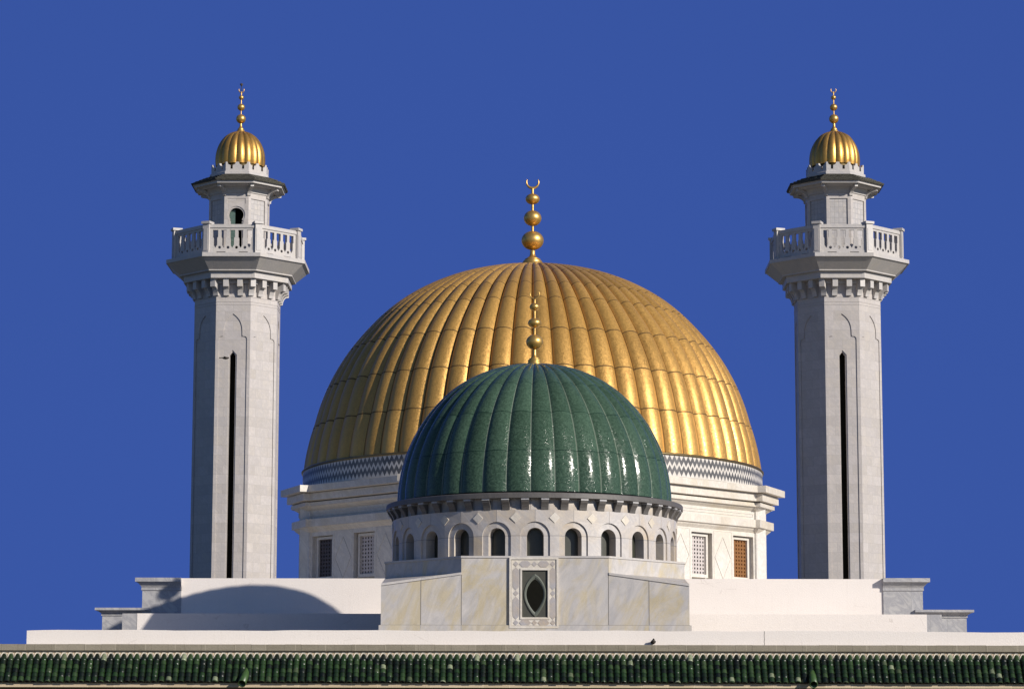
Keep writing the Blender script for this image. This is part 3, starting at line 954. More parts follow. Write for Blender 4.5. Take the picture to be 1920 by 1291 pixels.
# pier panels, lozenges, frieze panels on the facets in view
for k in (0, 1, 2, 6, 7):
    M = fmat(o0, k * pi / 4, A8)
    fp = MB()
    za, zb_ = z_lt + 0.12, z_f3b - 0.28
    for a, b_, c_, d in ((-3.0, 3.0, za, za + 0.02), (-3.0, 3.0, zb_, zb_ + 0.02), (-3.0, -2.98, za, zb_), (2.98, 3.0, za, zb_)):
        fp.box(a, b_, -0.018, 0.01, c_, d, M)
    for uc in (-1.21, 1.21, -3.3, 3.3):
        if abs(uc) > 3: continue
        zc_ = (zg(1003, 1330, YF) + zg(1076, 1330, YF)) / 2 - 0.05; hh = 0.80; w = 0.46
        for s_ in (-1, 1):
            for t_ in (-1, 1):
                fp.tube([M @ Vector((uc, -0.006, zc_ + t_ * hh)), M @ Vector((uc + s_ * w, -0.006, zc_))], 0.015, 4, smooth=False)
        for s_ in (-1, 1):
            fp.box(uc + s_ * 0.52 - 0.008, uc + s_ * 0.52 + 0.008, -0.012, 0.01, z_wb, zg(992, 1330, YF), M)
        fp.box(uc - 0.52, uc + 0.52, -0.012, 0.01, zg(992, 1330, YF), zg(991, 1330, YF), M)
    fp.build('incised_panel', HALL, hall)
    for i, bc in enumerate((-2.42, 0.0, 2.42)):
        zw1, zw0 = zg(1003.5, 1300, YF), zg(1075, 1300, YF)
        w = 0.40
        fr = MB()
        MM = fmat(o0, k * pi / 4, A8 - 0.28)
        fr.box(bc - w - 0.10, bc - w, -0.14, 0.01, zw0 - 0.12, zw1 + 0.10, MM)
        fr.box(bc + w, bc + w + 0.10, -0.14, 0.01, zw0 - 0.12, zw1 + 0.10, MM)
        fr.box(bc - w, bc + w, -0.14, 0.01, zw1, zw1 + 0.10, MM)
        fr.box(bc - w, bc + w, -0.14, 0.01, zw0 - 0.12, zw0, MM)
        fo = fr.build('window_frame', HALL, hall)
        # lattice of square holes in front of a pane coloured dark for the dim inside
        amber = (k == 1 and i == 2); dark = (k == 7 and i == 0)
        lt = MB(); nx_, nz_ = 5, 10
        for ix in range(nx_):
            for iz in range(nz_):
                ua = bc - w + 2 * w * ix / nx_; ub = bc - w + 2 * w * (ix + 1) / nx_
                za2 = zw0 + (zw1 - zw0) * iz / nz_; zb2 = zw0 + (zw1 - zw0) * (iz + 1) / nz_
                Fl = frame(o0, k * pi / 4)(A8 - 0.28)
                zm = (za2 + zb2) / 2; r_ = 0.040
                lt.pierced(Fl, ua, ub, za2, zb2, [(zm - r_, r_ * 0.7), (zm, r_ * 1.0), (zm + r_, r_ * 0.7)], 0.05, 0.015)
        lt.build('lattice', LAT_O if amber else (LAT_D if dark else LAT_W), fo)
        bk = MB(); bk.box(bc - w, bc + w, -0.012, 0.005, zw0, zw1, MM)
        bk.build('pane', plain('amber glass', (0.14, 0.05, 0.012), 0.5) if amber else DUSKIN, fo)

# zigzag ring and golden dome
RB = 429 * GS
zb1, zb0 = zg(893.5, 1425), zg(930, 1425)
bd = MB(); n = 256
rows = [[(RB * sin(2 * pi * j / n), -RB * cos(2 * pi * j / n), z) for j in range(n)] for z in (zb0, zb1)]
bd.grid(rows, closed=True, uvs=lambda i, j: (float(j), float(i)))
bd.lathe([(RB, zb1), (RB - 0.35, zb1 + 0.005)], 120)
rb_ = MB(); rb_.lathe([(RB - 0.012, zb0 - 0.6), (RB - 0.012, zb0 + 0.02)], 120); rb_.build('ring_base', TRIMW, hall)
bd.build('zigzag_band', ZIG, hall)
rim = MB()
rim.lathe([(RB + 0.0, zb1 + 0.002), (RB + 0.05, zb1 + 0.01), (RB + 0.06, zb1 + 0.06), (RB + 0.02, zb1 + 0.10), (RB - 0.25, zb1 + 0.13)], 128)
rim.build('dome_rim', BRONZE_AND_SHADE, hall)
zgc = zb1 + 0.03
zga = zg(502.5) - zgc
dome = ribbed_dome(RB - 0.20, zga, zgc, 64, 0.19, radians(-0.4), [11.6, 22.6, 34.2, 46.2, 54, 64.5, 74], t0=0.3, t1=89.3, sub=8, nt_=64,
                   groove=0.0, lip=0.0, pw=0.72, slm=0.022)
dome.build('golden_dome', GOLD, hall)
finial(hall, [(0.42, zg(504)), (0.44, zg(493)), (0.37, zg(492)), (0.40, zg(490.5)), (0.36, zg(488.5)), (0.31, zg(487.5)), (0.33, zg(486)), (0.24, zg(484)),
              (0.13, zg(480)), (0.10, zg(475)), (0.11, zg(470))],
       [(0.46, 0.395, zg(451)), (0.365, 0.325, zg(409.2)), (0.295, 0.225, zg(373.2))], zg(352), 0.055, 0.25, zg(341.5), cthick=0.19)

# ================================================================== GREEN DOMED CHAPEL
YC = 90.0
QS = 0.01735
chap = thing('green_domed_chapel', 'veined marble chapel under the dark green ribbed dome, in front of the golden one', 'domed chapel', (0, YC, 0))
def zq(py, rm=0.0, px=1003): return Zp(py, YC - rm, px)
RD = 4.62
zbt = zq(1041.5, 4.73)                         # top of the box
z_ct, z_cb = zq(922, 4.82), zq(932.5, 4.82)    # stone ring
z_k0 = zq(954.5, 4.62)                         # foot of the brackets
z_top = z_cb
dm = MB(); w15 = radians(15) * RD / 2
assert abs(2 * w15 - 1.2096) < 0.001
z_sp = zq(988, 4.62) - 0.272
ow, iw = 0.46, 0.272
z_os = z_sp
def arch(hw_, zs, z0, n=8):
    L = [(z0, hw_), (zs, hw_)]
    for i in range(1, n + 1):
        q = pi / 2 * i / n; L.append((zs + hw_ * sin(q), hw_ * cos(q) if i < n else 0.0))
    return L
for k in range(24):
    F = cylframe(o0, k * radians(15), RD)
    dm.pierced(F, -w15, w15, zbt - 0.3, z_k0, arch(ow, z_os + 0.0, zbt - 0.3), 0, -0.05, uvo=k * 2 * w15)
    F2 = cylframe(o0, k * radians(15), RD)
    dm.pierced(F2, -w15, w15, zbt - 0.3, z_k0, arch(iw, z_sp, zbt - 0.3), -0.05, -0.42, uvo=k * 2 * w15 + 0.6)
dm.lathe([(RD, z_k0), (RD - 0.06, z_k0 + 0.001), (RD - 0.06, z_top)], 96)
dm.build('drum', DRUM, chap)
dgm = None
for k in range(24):
    pn = MB(); F = cylframe(o0, k * radians(15), RD)
    for j in range(4):
        ua, ub = -0.3 + j * 0.15, -0.15 + j * 0.15
        pn.face([F(ua, zbt - 0.3, -0.40), F(ub, zbt - 0.3, -0.40), F(ub, z_sp + 0.3, -0.40), F(ua, z_sp + 0.3, -0.40)])
    pn.build('arched_window', DUSKIN, chap)
    lz = MB(); F = cylframe(o0, (k + 0.5) * radians(15), RD)
    zc_ = zq(969.5, 4.62); h = 0.165
    L = [(0, -h), (h, 0), (0, h), (-h, 0)]
    lz.face([F(u, zc_ + v, 0.02) for u, v in L])
    for (ua, va), (ub, vb) in zip(L, L[1:] + L[:1]): lz.face([F(ua, zc_ + va, 0.02), F(ub, zc_ + vb, 0.02), F(ub, zc_ + vb, -0.01), F(ua, zc_ + va, -0.01)])
    lz.build('lozenge', WHITEM if False else TRIMW, chap)
rg = MB()
rg.lathe([(RD - 0.08, z_cb - 0.0), (4.80, z_cb), (4.82, z_cb + 0.01), (4.82, z_ct - 0.02), (4.80, z_ct), (4.35, z_ct + 0.03)], 144, smooth=False)
rg.build('stone_ring', DARKST, chap)
# curved dark brackets with pale caps
bh = z_cb - z_k0
bp = [(-0.05, 0.0), (0.03, 0.0), (0.045, bh * 0.2), (0.09, bh * 0.45), (0.15, bh * 0.66), (0.17, bh * 0.84), (-0.05, bh * 0.84)]
bm = MB(); bm.prism(bp, -0.115, 0.115, Matrix.Identity(4))
cm = MB(); cm.box(-0.05, 0.185, -0.12, 0.12, bh * 0.845, bh * 0.995)
b0 = c0_ = None
for k in range(48):
    ang = k * radians(7.5) + radians(3.75)
    if b0 is None:
        o = b0 = bm.build('bracket', DARKST, chap); c_ = c0_ = cm.build('bracket_cap', GREYM, b0)
    else:
        o = b0.copy(); C.objects.link(o); o.parent = chap
        c_ = c0_.copy(); C.objects.link(c_); c_.parent = o
    o.location = (sin(ang) * (RD - 0.02), -cos(ang) * (RD - 0.02), z_k0)
    o.rotation_euler = (0, 0, ang - pi / 2)
zqc = zq(947)
zqa = zq(684.5) - zqc
gd = ribbed_dome(4.37, zqa, zqc, 36, 0.095, radians(-1.8), [16.5, 34, 51.5, 66], t0=0.3, t1=89.3, sub=8, nt_=56, groove=0.0, lip=0.0, pw=0.8)
gd.build('green_dome', GREEN, chap)
finial(chap, [(0.235, zq(686)), (0.235, zq(680)), (0.20, zq(678.5)), (0.225, zq(677)), (0.22, zq(675)), (0.17, zq(673.5)), (0.18, zq(672)), (0.08, zq(669)), (0.06, zq(664)), (0.055, zq(655))],
       [(0.28, 0.25, zq(641)), (0.22, 0.165, zq(605.5)), (0.165, 0.13, zq(575.3))], zq(561.5), 0.04, 0.155, zq(551), cthick=0.06)

# plinth: square box, octagonal upper part, broached corners
HB = 4.73; hf = 138 * 0.01643
zA = zq(1073.5, HB, 865); zCn = zq(1094, HB, 716)
z_base0 = zq(1195, HB) - 0.6
bx = MB()
def rect(pts): bx.face(pts)
octp = [(-hf, -HB), (hf, -HB), (HB, -hf), (HB, hf), (hf, HB), (-hf, HB), (-HB, hf), (-HB, -hf)]
for (xa, ya), (xb, yb) in zip(octp, octp[1:] + octp[:1]):
    diag = abs(xa - xb) > 0.01 and abs(ya - yb) > 0.01
    zl_ = zA if diag else z_base0
    bx.face([(xa, ya, zl_), (xb, yb, zl_), (xb, yb, zbt - 0.07), (xa, ya, zbt - 0.07)])
    if diag:
        cx_, cy_ = (HB if xa + xb > 0 else -HB), (HB if ya + yb > 0 else -HB)
        for (px_, py_) in ((xa, ya), (xb, yb)):
            bx.face([(px_, py_, z_base0), (cx_, cy_, z_base0), (cx_, cy_, zCn), (px_, py_, zA)])
        bx.face([(xa, ya, zA), (xb, yb, zA), (cx_, cy_, zCn)])
bx.face([(x, y, zbt - 0.08) for x, y in octp])
bx.build('plinth', BOXM, chap)
# thin coping along the octagon and moulding along the sloping edges
cp = MB()
oo = [(x * 1.006, y * 1.006) for x, y in octp]; ii = [(x * 0.965, y * 0.965) for x, y in octp]
for i in range(8):
    j = (i + 1) % 8
    cp.face([(*oo[i], zbt - 0.06), (*oo[j], zbt - 0.06), (*oo[j], zbt), (*oo[i], zbt)])
    cp.face([(*oo[i], zbt), (*oo[j], zbt), (*ii[j], zbt + 0.002), (*ii[i], zbt + 0.002)])
    cp.face([(*oo[i], zbt - 0.06), (*oo[j], zbt - 0.06), (*octp[j], zbt - 0.07), (*octp[i], zbt - 0.07)])
cp.face([(*p, zbt - 0.02) for p in ii])
cp.build('coping', TRIM, chap)
for s_ in (-1, 1):
    ed = MB()
    a = Vector((s_ * hf, -HB, zA)); b_ = Vector((s_ * HB, -HB, zCn))
    q = [a + Vector((0, -0.03, 0.02)), b_ + Vector((0, -0.03, 0.02)), b_ + Vector((0, -0.03, -0.05)), a + Vector((0, -0.03, -0.05))]
    r_ = [v + Vector((0, 0.035, 0)) for v in q]
    ed.face(q); ed.face(r_[::-1])
    for i in range(4): ed.face([q[i], q[(i + 1) % 4], r_[(i + 1) % 4], r_[i]])
    ed.build('edge_moulding', TRIM, chap)
# slab joints of the front, the skirting course
jt = MB()
for px_ in (789, 865, 1141, 1217):
    xx = Xp(px_, 1130, YC - HB); zt_ = zA if abs(xx) < hf + 0.05 else zA - (abs(xx) - hf) / (HB - hf) * (zA - zCn)
    jt.box(xx - 0.011, xx + 0.011, -HB - 0.003, -HB + 0.01, z_base0, zt_ - 0.04)
zsk = zq(1171.5, HB)
jt.build('slab_joint', plain('grey joint', (0.16, 0.15, 0.14), 0.9), chap)
sk_ = MB(); sk_.box(-HB - 0.06, HB + 0.06, -HB - 0.06, HB + 0.06, z_base0, zsk)
sk_.build('skirting', BOXM, chap)
for px_ in (789, 865, 1141, 1217):
    xx = Xp(px_, 1130, YC - HB); q = MB(); q.box(xx - 0.011, xx + 0.011, -HB - 0.063, -HB - 0.05, z_base0, zsk); q.build('skirting_joint', GREYM, chap)
q = MB(); q.box(-HB - 0.02, HB + 0.02, -HB - 0.02, HB + 0.02, zsk, zsk + 0.012); q.build('skirting_line', plain('dark joint', (0.2, 0.19, 0.17), 0.9), chap)  # dark joint line on top of the skirting

# ornate window frame of the front
YW = -HB
def X_(px_): return Xp(px_, 1110, YC - HB)
def Z_(py_): return Zp(py_, YC - HB, 1000)
xo0, xo1, zo0, zo1 = X_(955), X_(1047), Z_(1177), Z_(1044.5)
wr = MB()
t_ = 0.06
def ring(mb, x0, x1, z0, z1, w, y0, y1):
    mb.box(x0, x0 + w, y0, y1, z0, z1); mb.box(x1 - w, x1, y0, y1, z0, z1)
    mb.box(x0 + w, x1 - w, y0, y1, z1 - w, z1); mb.box(x0 + w, x1 - w, y0, y1, z0, z0 + w)
xi0, xi1, zi0, zi1 = X_(975.5), X_(1030.5), Z_(1160.5), Z_(1065)
ring(wr, xo0, xo1, zo0, zo1, 0.06, YW - 0.075, YW + 0.02)
ring(wr, xi0, xi1, zi0, zi1, 0.055, YW - 0.07, YW + 0.02)
w_o = wr.build('window_surround', TRIMW, chap)
bd_ = MB(); ring(bd_, xo0 + 0.066, xo1 - 0.066, zo0 + 0.066, zo1 - 0.066, xi0 - xo0 - 0.068, YW - 0.045, YW + 0.02)
bd_.build('inlaid_border', TRIMW, w_o)
il = MB()
xm0, xm1 = (xo0 + 0.066 + xi0) / 2, (xo1 - 0.066 + xi1) / 2
zm0, zm1 = (zo0 + 0.066 + zi0) / 2, (zo1 - 0.066 + zi1) / 2
xm, zm = (xm0 + xm1) / 2, (zm0 + zm1) / 2
def plate(pts):
    a = [(x, YW - 0.056, z) for x, z in pts]; b = [(x, YW - 0.03, z) for x, z in pts]
    il.face(a)
    for i in range(len(a)): il.face([a[i], b[i], b[(i + 1) % len(a)], a[(i + 1) % len(a)]])
r_ = 0.085
for x, z in ((xm0, zm0), (xm0, zm1), (xm1, zm0), (xm1, zm1), (xm, zm0), (xm, zm1), (xm0, zm), (xm1, zm)):
    plate([(x - r_, z), (x, z - r_), (x + r_, z), (x, z + r_)])
def hexa(x0, z0, x1, z1, h=0.095):
    if abs(x1 - x0) > abs(z1 - z0):
        plate([(x0, z0), (x0 + h, z0 - h), (x1 - h, z0 - h), (x1, z0), (x1 - h, z0 + h), (x0 + h, z0 + h)])
    else:
        plate([(x0, z0), (x0 + h, z0 + h), (x0 + h, z1 - h), (x0, z1), (x0 - h, z1 - h), (x0 - h, z0 + h)])
gp = 0.10
for z in (zm0, zm1):
    hexa(xm0 + gp, z, xm - gp, z); hexa(xm + gp, z, xm1 - gp, z)
for x in (xm0, xm1):
    hexa(x, zm0 + gp, x, zm - gp); hexa(x, zm + gp, x, zm1 - gp)
il.build('inlay', INLAY, w_o)
# flat dark faces put in for the opening's shade, with the pointed oval
ro = MB()
x0, x1, z0, z1 = xi0 + 0.055, xi1 - 0.055, zi0 + 0.055, zi1 - 0.055
dk = MB(); dk.face([(x0, YW - 0.012, z0), (x1, YW - 0.012, z0), (x1, YW - 0.012, z1), (x0, YW - 0.012, z1)])
dk.build('dark_panel', plain('dark olive opening', (0.045, 0.045, 0.033), 0.6), w_o)
xc = (x0 + x1) / 2; zlo, zhi = Z_(1157), Z_(1075)
def ves(s, t):
    zz = zlo + (zhi - zlo) * t
    return s * 0.345 * (sin(pi * t ** 1.12)) ** 0.72
ov = MB()
N_ = 20
def vpath(scale, wd, dy):
    pts = []
    for s_ in (-1, 1):
        for i in range(N_ + 1):
            t = i / N_ if s_ < 0 else 1 - i / N_
            zz = (zlo + zhi) / 2 + ((zlo + (zhi - zlo) * t) - (zlo + zhi) / 2) * scale
            pts.append((xc + ves(s_, max(1e-5, min(t, 1 - 1e-5))) * scale, zz))
    return pts
for s0, s1, d0, d1 in ((1.0, 0.93, -0.02, -0.05), (0.93, 0.84, -0.05, -0.045), (0.84, 0.76, -0.04, -0.02)):
    A, B = vpath(s0, 0, 0), vpath(s1, 0, 0)
    for i in range(len(A) - 1):
        ov.face([(A[i][0], YW + d0, A[i][1]), (A[i + 1][0], YW + d0, A[i + 1][1]), (B[i + 1][0], YW + d1, B[i + 1][1]), (B[i][0], YW + d1, B[i][1])])
ov.build('pointed_oval_frame', plain('grey green stone', (0.085, 0.095, 0.075), 0.6), w_o)
hole = MB(); B = vpath(0.76, 0, 0)
hole.face([(x, YW - 0.018, z) for x, z in B])
hole.build('oval_dark_face', DARKIN, w_o)  # flat face; the hole's darkness is put into its colour

# ================================================================== STEPPED TERRACES
YU, YL = 100.5, 95.85
terr = thing('stepped_terrace', 'white stepped roof terrace with grey marble corner blocks below the minarets', 'terrace', (0, YU, 0))
def T(px_, py_, Y): p = P(px_, py_, Y); return p.x, p.z
zu = T(1000, 1084, YU)[1]; zl_ = T(1000, 1150, YL)[1]
xuL, xuR = T(267, 1120, YU)[0], T(1730, 1120, YU)[0]
xwL, xwR = T(340, 1120, YU)[0], T(1656, 1120, YU)[0]
zfl = T(1000, 1182, YL)[1] - 2.5
wt = MB()
wt.box(xwL, xwR, 0.0, 24, zu - 3.0, zu)
wt.build('upper_wall', WHITE, terr)
def clad(x0, x1, z0, z1, y, side, capw, name='corner_block', h=1.0):
    """marble block with a moulded cap that overhangs on the outer side (side = -1 left, +1 right)"""
    b = MB(); b.box(x0, x1, y, y + 6, z0, z1 - 0.3 * h)
    o = b.build(name, GREYM, terr)
    c = MB()
    pr = [(0.0, z1 - 0.46 * h), (0.035, z1 - 0.44 * h), (0.035, z1 - 0.36 * h), (0.02, z1 - 0.35 * h), (0.05, z1 - 0.29 * h), (0.12, z1 - 0.21 * h), (0.18, z1 - 0.15 * h), (0.24, z1 - 0.14 * h), (0.24, z1), (-0.3, z1 + 0.003)]
    for (d0, za), (d1, zb) in zip(pr, pr[1:]):
        xo_a = (x1 + d0) if side > 0 else (x0 - d0); xo_b = (x1 + d1) if side > 0 else (x0 - d1)
        xi = capw
        c.face([(xi, y - d0, za), (xo_a, y - d0, za), (xo_b, y - d1, zb), (xi, y - d1, zb)])
        c.face([(xo_a, y - d0, za), (xo_a, y + 6, za), (xo_b, y + 6, zb), (xo_b, y - d1, zb)])
    # inner end of the cap
    c.face([(capw, y - d, z) for d, z in pr] + [(capw, y + 0.3, z1), (capw, y + 0.3, pr[0][1])])
    c.box(min(capw, x0 if side < 0 else x1), max(capw, x0 if side < 0 else x1), y + 0.2, y + 6, z1 - 0.2, z1)
    c.build('moulded_cap', GREYM, o)
clad(xuL, xwL, zu - 3.0, zu, -0.05, -1, xwL + 0.0)
clad(xwR, xuR, zu - 3.0, zu + 0.02, -0.05, 1, xwR - 0.02)
# lower tier
YLo = YL - YU
xlL, xlR = T(191, 1165, YU)[0], T(1813, 1165, YU)[0]
xpL, xpR = T(257, 1165, YL)[0], T(1738, 1165, YL)[0]
xqL, xqR = T(229, 1165, YL)[0], T(1766, 1165, YL)[0]
lw = MB(); lw.box(xpL, xpR, YLo, 0.5, zfl, zl_); lw.build('lower_wall', WHITE, terr)
for a, b_ in ((xqL, xpL), (xpR, xqR)):
    e = MB(); e.box(a, b_, YLo + 0.012, -0.3, zfl, zl_ - 0.004); e.build('wall_end', GREYM, terr)
zc2 = T(1000, 1140, YU)[1]
clad(xlL, xuL + 0.2, zfl, zc2, 0.06, -1, xuL + 0.3, h=0.62)
clad(xuR - 0.2, xlR, zfl, zc2 - 0.03, 0.06, 1, xuR - 0.3, h=0.62)
# roof slab that carries hall and minarets
rs = MB(); rs.box(xuL + 0.3, xuR - 0.3, 6, 30, zl_ - 0.5, zu - 0.2); rs.build('roof_slab', WHITE, terr)

# ================================================================== FRONT BUILDING
YP = 80.0
front = thing('front_building', 'long front building edge with white parapet, grey coping and green barrel tiles', 'building', (0, YP, 0))
def Tf(px_, py_, Y): p = P(px_, py_, Y); return p.x, p.z
zpt = Tf(960, 1181.5, YP)[1]; zpb = Tf(960, 1208.5, YP)[1]
xl = Tf(50, 1195, YP)[0]
xr = 21.0
xE = -22.0
pp = MB()
# parapet with a slightly wavy hand-plastered top
N = 160; top = []
for i in range(N + 1):
    x = xl + (xr - xl) * i / N
    dz = 0.008 * sin(x * 0.9) + 0.006 * sin(x * 2.7 + 1) + random.uniform(-0.003, 0.003)
    dz -= 0.035 * max(0, (x - 10) / 5) if x > 10 else 0
    if i == 0: dz -= 0.006
    top.append((x, zpt + dz))
for (xa, za), (xb, zb) in zip(top, top[1:]):
    pp.face([(xa, 0, zpb - 0.1), (xb, 0, zpb - 0.1), (xb, 0, zb), (xa, 0, za)])
    pp.face([(xa, 0, za), (xb, 0, zb), (xb, 0.35, zb), (xa, 0.35, za)])
    pp.face([(xb, 0.35, zpb - 0.1), (xa, 0.35, zpb - 0.1), (xa, 0.35, za), (xb, 0.35, zb)])
pp.face([(xl, 0, zpb - 0.1), (xl, 0, top[0][1]), (xl, 0.35, top[0][1]), (xl, 0.35, zpb - 0.1)])
po = pp.build('parapet', WHITE, front)
cr_ = MB(); xx = Tf(1433, 1195, YP)[0]
ck = [(xx + random.uniform(-0.006, 0.006), zpb + (zpt - zpb) * i / 8) for i in range(9)]
for (xa, za), (xb, zb) in zip(ck, ck[1:]): cr_.face([(xa - 0.008, -0.003, za), (xa + 0.010, -0.003, za), (xb + 0.008, -0.003, zb), (xb - 0.008, -0.003, zb)])
cr_.build('crack', plain('dark crack line', (0.2, 0.18, 0.16), 0.9), po)  # flat dark strip marking the crack
# coping
zco = zpb; zcb = Tf(960, 1219.5, YP - 0.25)[1]
cp = MB(); N = 90; xs = [xE + (xr - xE) * i / N for i in range(N + 1)]
for xa, xb in zip(xs, xs[1:]):
    j = random.uniform(-0.004, 0.004)
    cp.box(xa + 0.002, xb - 0.002, -0.25 + j, 0.8, zcb, zco + j)
cp.build('coping', COPING, front)
# tan fascia, tiles
YT = -0.16
zt0 = Tf(960, 1235.5, YP + YT)[1]
fa = MB(); fa.box(xE, xr, YT, 0.8, zt0 - 1.6, zcb - 0.002); fa.build('fascia', TANST, front)
zt1 = Tf(960, 1281, YP + YT - 0.5)[1]
run, rise = 0.50, zt0 - zt1
LT = sqrt(run ** 2 + rise ** 2)
ud = Vector((0, -run / LT, -rise / LT)); nn = Vector((0, -rise / LT, run / LT))
pitch_t = (Tf(1920, 1250, YP)[0] - Tf(0, 1250, YP)[0]) / 154.0
tl = MB(); mo = MB()
cols = int((xr - xE) / pitch_t); ntile = 6
for c_ in range(cols):
    xc_ = xE + (c_ + 0.5) * pitch_t + random.uniform(-0.006, 0.006)
    lean = random.uniform(-0.012, 0.012)
    for r_i in range(ntile + 1):
        s0 = LT * (r_i - 0.35 + random.uniform(-0.02, 0.02)) / ntile; s1 = s0 + LT / ntile * 1.16
        s0 = max(s0, 0.0)
        if s1 > LT * 1.02: s1 = LT * (1.0 + random.uniform(-0.01, 0.02))
        ra, rb = pitch_t * 0.40, pitch_t * 0.47
        rot = random.uniform(-0.05, 0.05); lipf = random.choice((0.91, 0.94) + (1.0,) * 12); tw = random.uniform(-0.004, 0.004)
        rows = []
        seg = 8
        ss = [(s0, ra), (s1 - 0.035, rb), (s1 - 0.012, rb * (0.6 + 0.4 * lipf)), (s1, rb * lipf)]
        if r_i == 0: ss = [(s0 - 2.3 * ra, ra), (s0, ra), (s1 - 0.035, rb), (s1 - 0.012, rb * 0.985), (s1, rb * 0.90)]
        for s, r in ss:
            cen = Vector((xc_ + lean * s / LT, YT - 0.02, zt0 + 0.02)) + ud * s
            rows.append([cen + Vector((r * cos(pi - pi * q / seg + rot), 0, 0)) + nn * (r * (1.0 if s >= 0 else 0.9) * sin(pi * q / seg)) for q in range(seg + 1)])
        uvf = lambda i, j, c_=c_, r_i=r_i: (c_ + 0.5, r_i + 0.5)
        tl.grid(rows, uvs=uvf)
        # lip of the tile
        e = rows[-1]; e2 = [p + (Vector((xc_, YT - 0.02, zt0 + 0.02)) + ud * s1 - p) * 0.14 - ud * 0.004 for p in e]
        tl.grid([e, e2], smooth=False, uvs=uvf)
    # pale mortar arch bedding the head of the top tile
    rows = []
    for rr_, yy in ((0.7, -0.004), (1.22, -0.022), (1.24, -0.001)):
        r = ra * rr_
        rows.append([Vector((xc_ + r * cos(pi - pi * q / 10) * 1.02, YT + yy, zt0 + 0.015 + r * 2.02 * sin(pi * q / 10) ** 0.9 * random.uniform(0.98, 1.02))) for q in range(11)])
    mo.grid(rows, smooth=False)
# channel under the tiles
un = MB()
a = Vector((0, YT - 0.02, zt0)); b_ = a + ud * LT * 0.97
un.face([(xE, a.y, a.z), (xE, b_.y, b_.z), (xr, b_.y, b_.z), (xr, a.y, a.z)])
un.build('tile_bed', plain('dark mortar bed', (0.05, 0.035, 0.02), 0.9), front)
tl.build('tile_roof', RTILE, front)
mo.build('mortar_bedding', MORTAR, front)
# stone ledge under the tiles, wall below
yl_ = YT - 0.5 + 0.06
zle0, zle1 = Tf(960, 1282, YP + yl_)[1] + 0.03, Tf(960, 1288.3, YP + yl_)[1]
le = MB(); le.box(xE, xr, yl_, 0.5, zle1, zle0); le.build('ledge', TANST, front)
bw_ = MB(); bw_.box(xE, xr, yl_ + 0.25, 20, 0.0, zle1 - 0.002); bw_.build('wall', DARKW, front)
# flat roof behind the parapet
fr_ = MB(); fr_.box(xE, xr, 0.8, 42, zle1 - 0.5, zpb - 0.35); fr_.build('flat_roof', plain('dusty roof screed', (0.42, 0.38, 0.34), 0.9, scale=1.5), front)
# ceramic waterspouts
for (px_, py_, qx, qy) in ((453.5, 1280.5, 463, 1256), (1525.5, 1282.5, 1522, 1259)):
    e = P(px_, py_, YP - 1.02); e -= Vector((0, YP, 0)); s_pt = P(qx, qy, YP - 0.42) - Vector((0, YP, 0))
    sp = MB(); r = 0.118
    d = (e - s_pt).normalized(); u = d.cross(Vector((0, 0, 1))).normalized(); w = u.cross(d)
    L = (e - s_pt).length
    ring_ = lambda s, rr: [s_pt + d * s + (u * cos(2 * pi * k / 24) + w * sin(2 * pi * k / 24)) * rr for k in range(24)]
    sp.grid([ring_(-0.25, 0.05), ring_(0.0, 0.075), ring_(L * 0.3, r * 0.88), ring_(L, r), ring_(L + 0.004, r - 0.022), ring_(L * 0.3, r - 0.025)], closed=True)
    so = sp.build('waterspout', SPOUTM, front)
    dk = MB(); dk.face(ring_(L * 0.5, r - 0.02)); dk.build('spout_mouth', DARKIN, so)

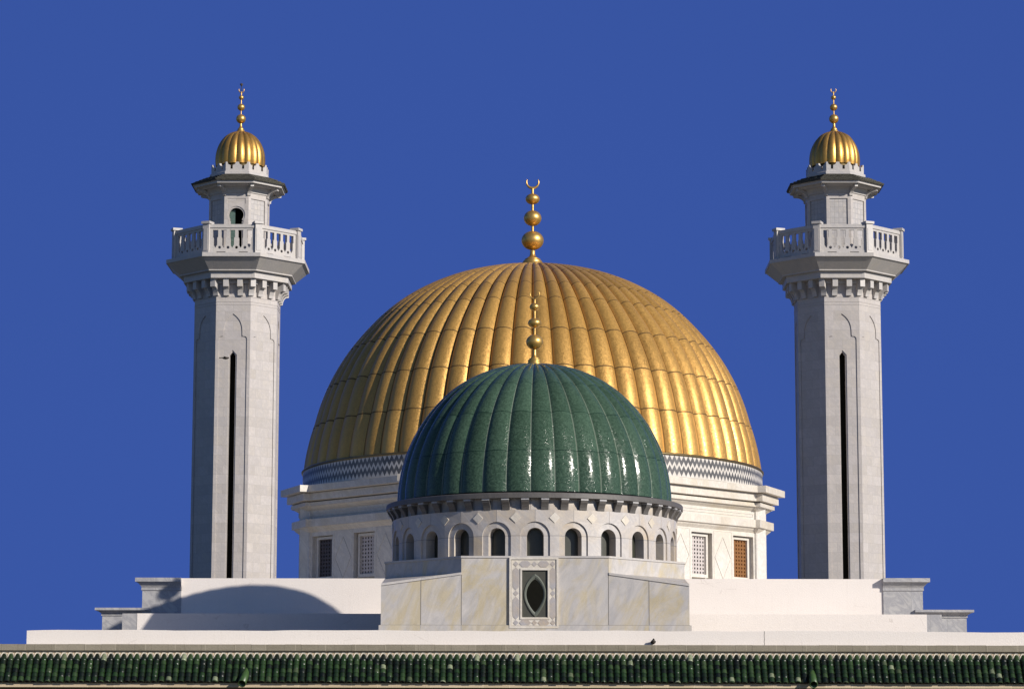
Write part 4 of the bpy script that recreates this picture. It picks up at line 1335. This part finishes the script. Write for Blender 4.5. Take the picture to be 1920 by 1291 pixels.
# ================================================================== BIRDS
def bird(name, label, loc, perched, s=1.0, rz=0.0):
    mb = MB()
    def ell(c, ax, n=12):
        rows = []
        for i in range(n + 1):
            t = -pi / 2 + pi * i / n
            rows.append([(c[0] + ax[0] * sin(t), c[1] + ax[1] * cos(t) * cos(2 * pi * k / 12), c[2] + ax[2] * cos(t) * sin(2 * pi * k / 12)) for k in range(12)])
        mb.grid(rows, closed=True)
    # one continuous loft: tail -> rump -> belly -> neck -> head -> beak
    if perched:
        path = [(-0.12, 0, 0.02), (-0.075, 0, 0.045), (-0.03, 0, 0.075), (0.015, 0, 0.10), (0.035, 0, 0.13), (0.045, 0, 0.152), (0.062, 0, 0.158), (0.085, 0, 0.150)]
        rads = [0.010, 0.030, 0.058, 0.058, 0.036, 0.027, 0.020, 0.003]
    else:
        path = [(-0.26, 0, 0.01), (-0.14, 0, 0.012), (-0.06, 0, 0.0), (0.0, 0, 0), (0.06, 0, 0.0), (0.10, 0, 0.012), (0.125, 0, 0.014), (0.15, 0, 0.01)]
        rads = [0.022, 0.018, 0.045, 0.055, 0.045, 0.032, 0.025, 0.003]
    mb.tube([Vector(p) * s for p in path], [r * s for r in rads], 12)
    o = mb.build(name, BIRDM)
    o.location = loc; o.rotation_euler = (0, 0, rz)
    o['label'] = label; o['category'] = 'bird'
    w = MB()
    if perched:
        for sg in (-1, 1):
            w.tube([Vector((0.02, sg * 0.045, 0.10)) * s, Vector((-0.04, sg * 0.05, 0.075)) * s, Vector((-0.12, sg * 0.018, 0.03)) * s], [0.022 * s, 0.026 * s, 0.006 * s], 8)
            w.tube([Vector((0.005, sg * 0.02, 0.06)) * s, Vector((0.01, sg * 0.02, 0.0)) * s], 0.005 * s, 6)
    else:
        for sg in (-1, 1):
            pts = [(0.05, 0), (0.02, 0.16), (-0.08, 0.30), (-0.05, 0.15), (-0.05, 0)]
            for h in (0.004, -0.004): w.face([(x * s, sg * y * s, (0.02 + y * 0.04) * s + h) for x, y in pts])
    w.build('wing' if not perched else 'wings_and_legs', BIRDM, o)
    return o


pz = P(1225, 1208.3, YP - 0.12)
bird('bird', 'small dark bird perched on the grey coping before the white parapet', (pz.x, pz.y, zco + 0.004), True, 1.05, radians(-82))
pf_ = P(423, 671, YM - 3.0)
bird('bird', 'small dark bird gliding past the slit window of the left minaret', pf_, False, 1.25, radians(3))
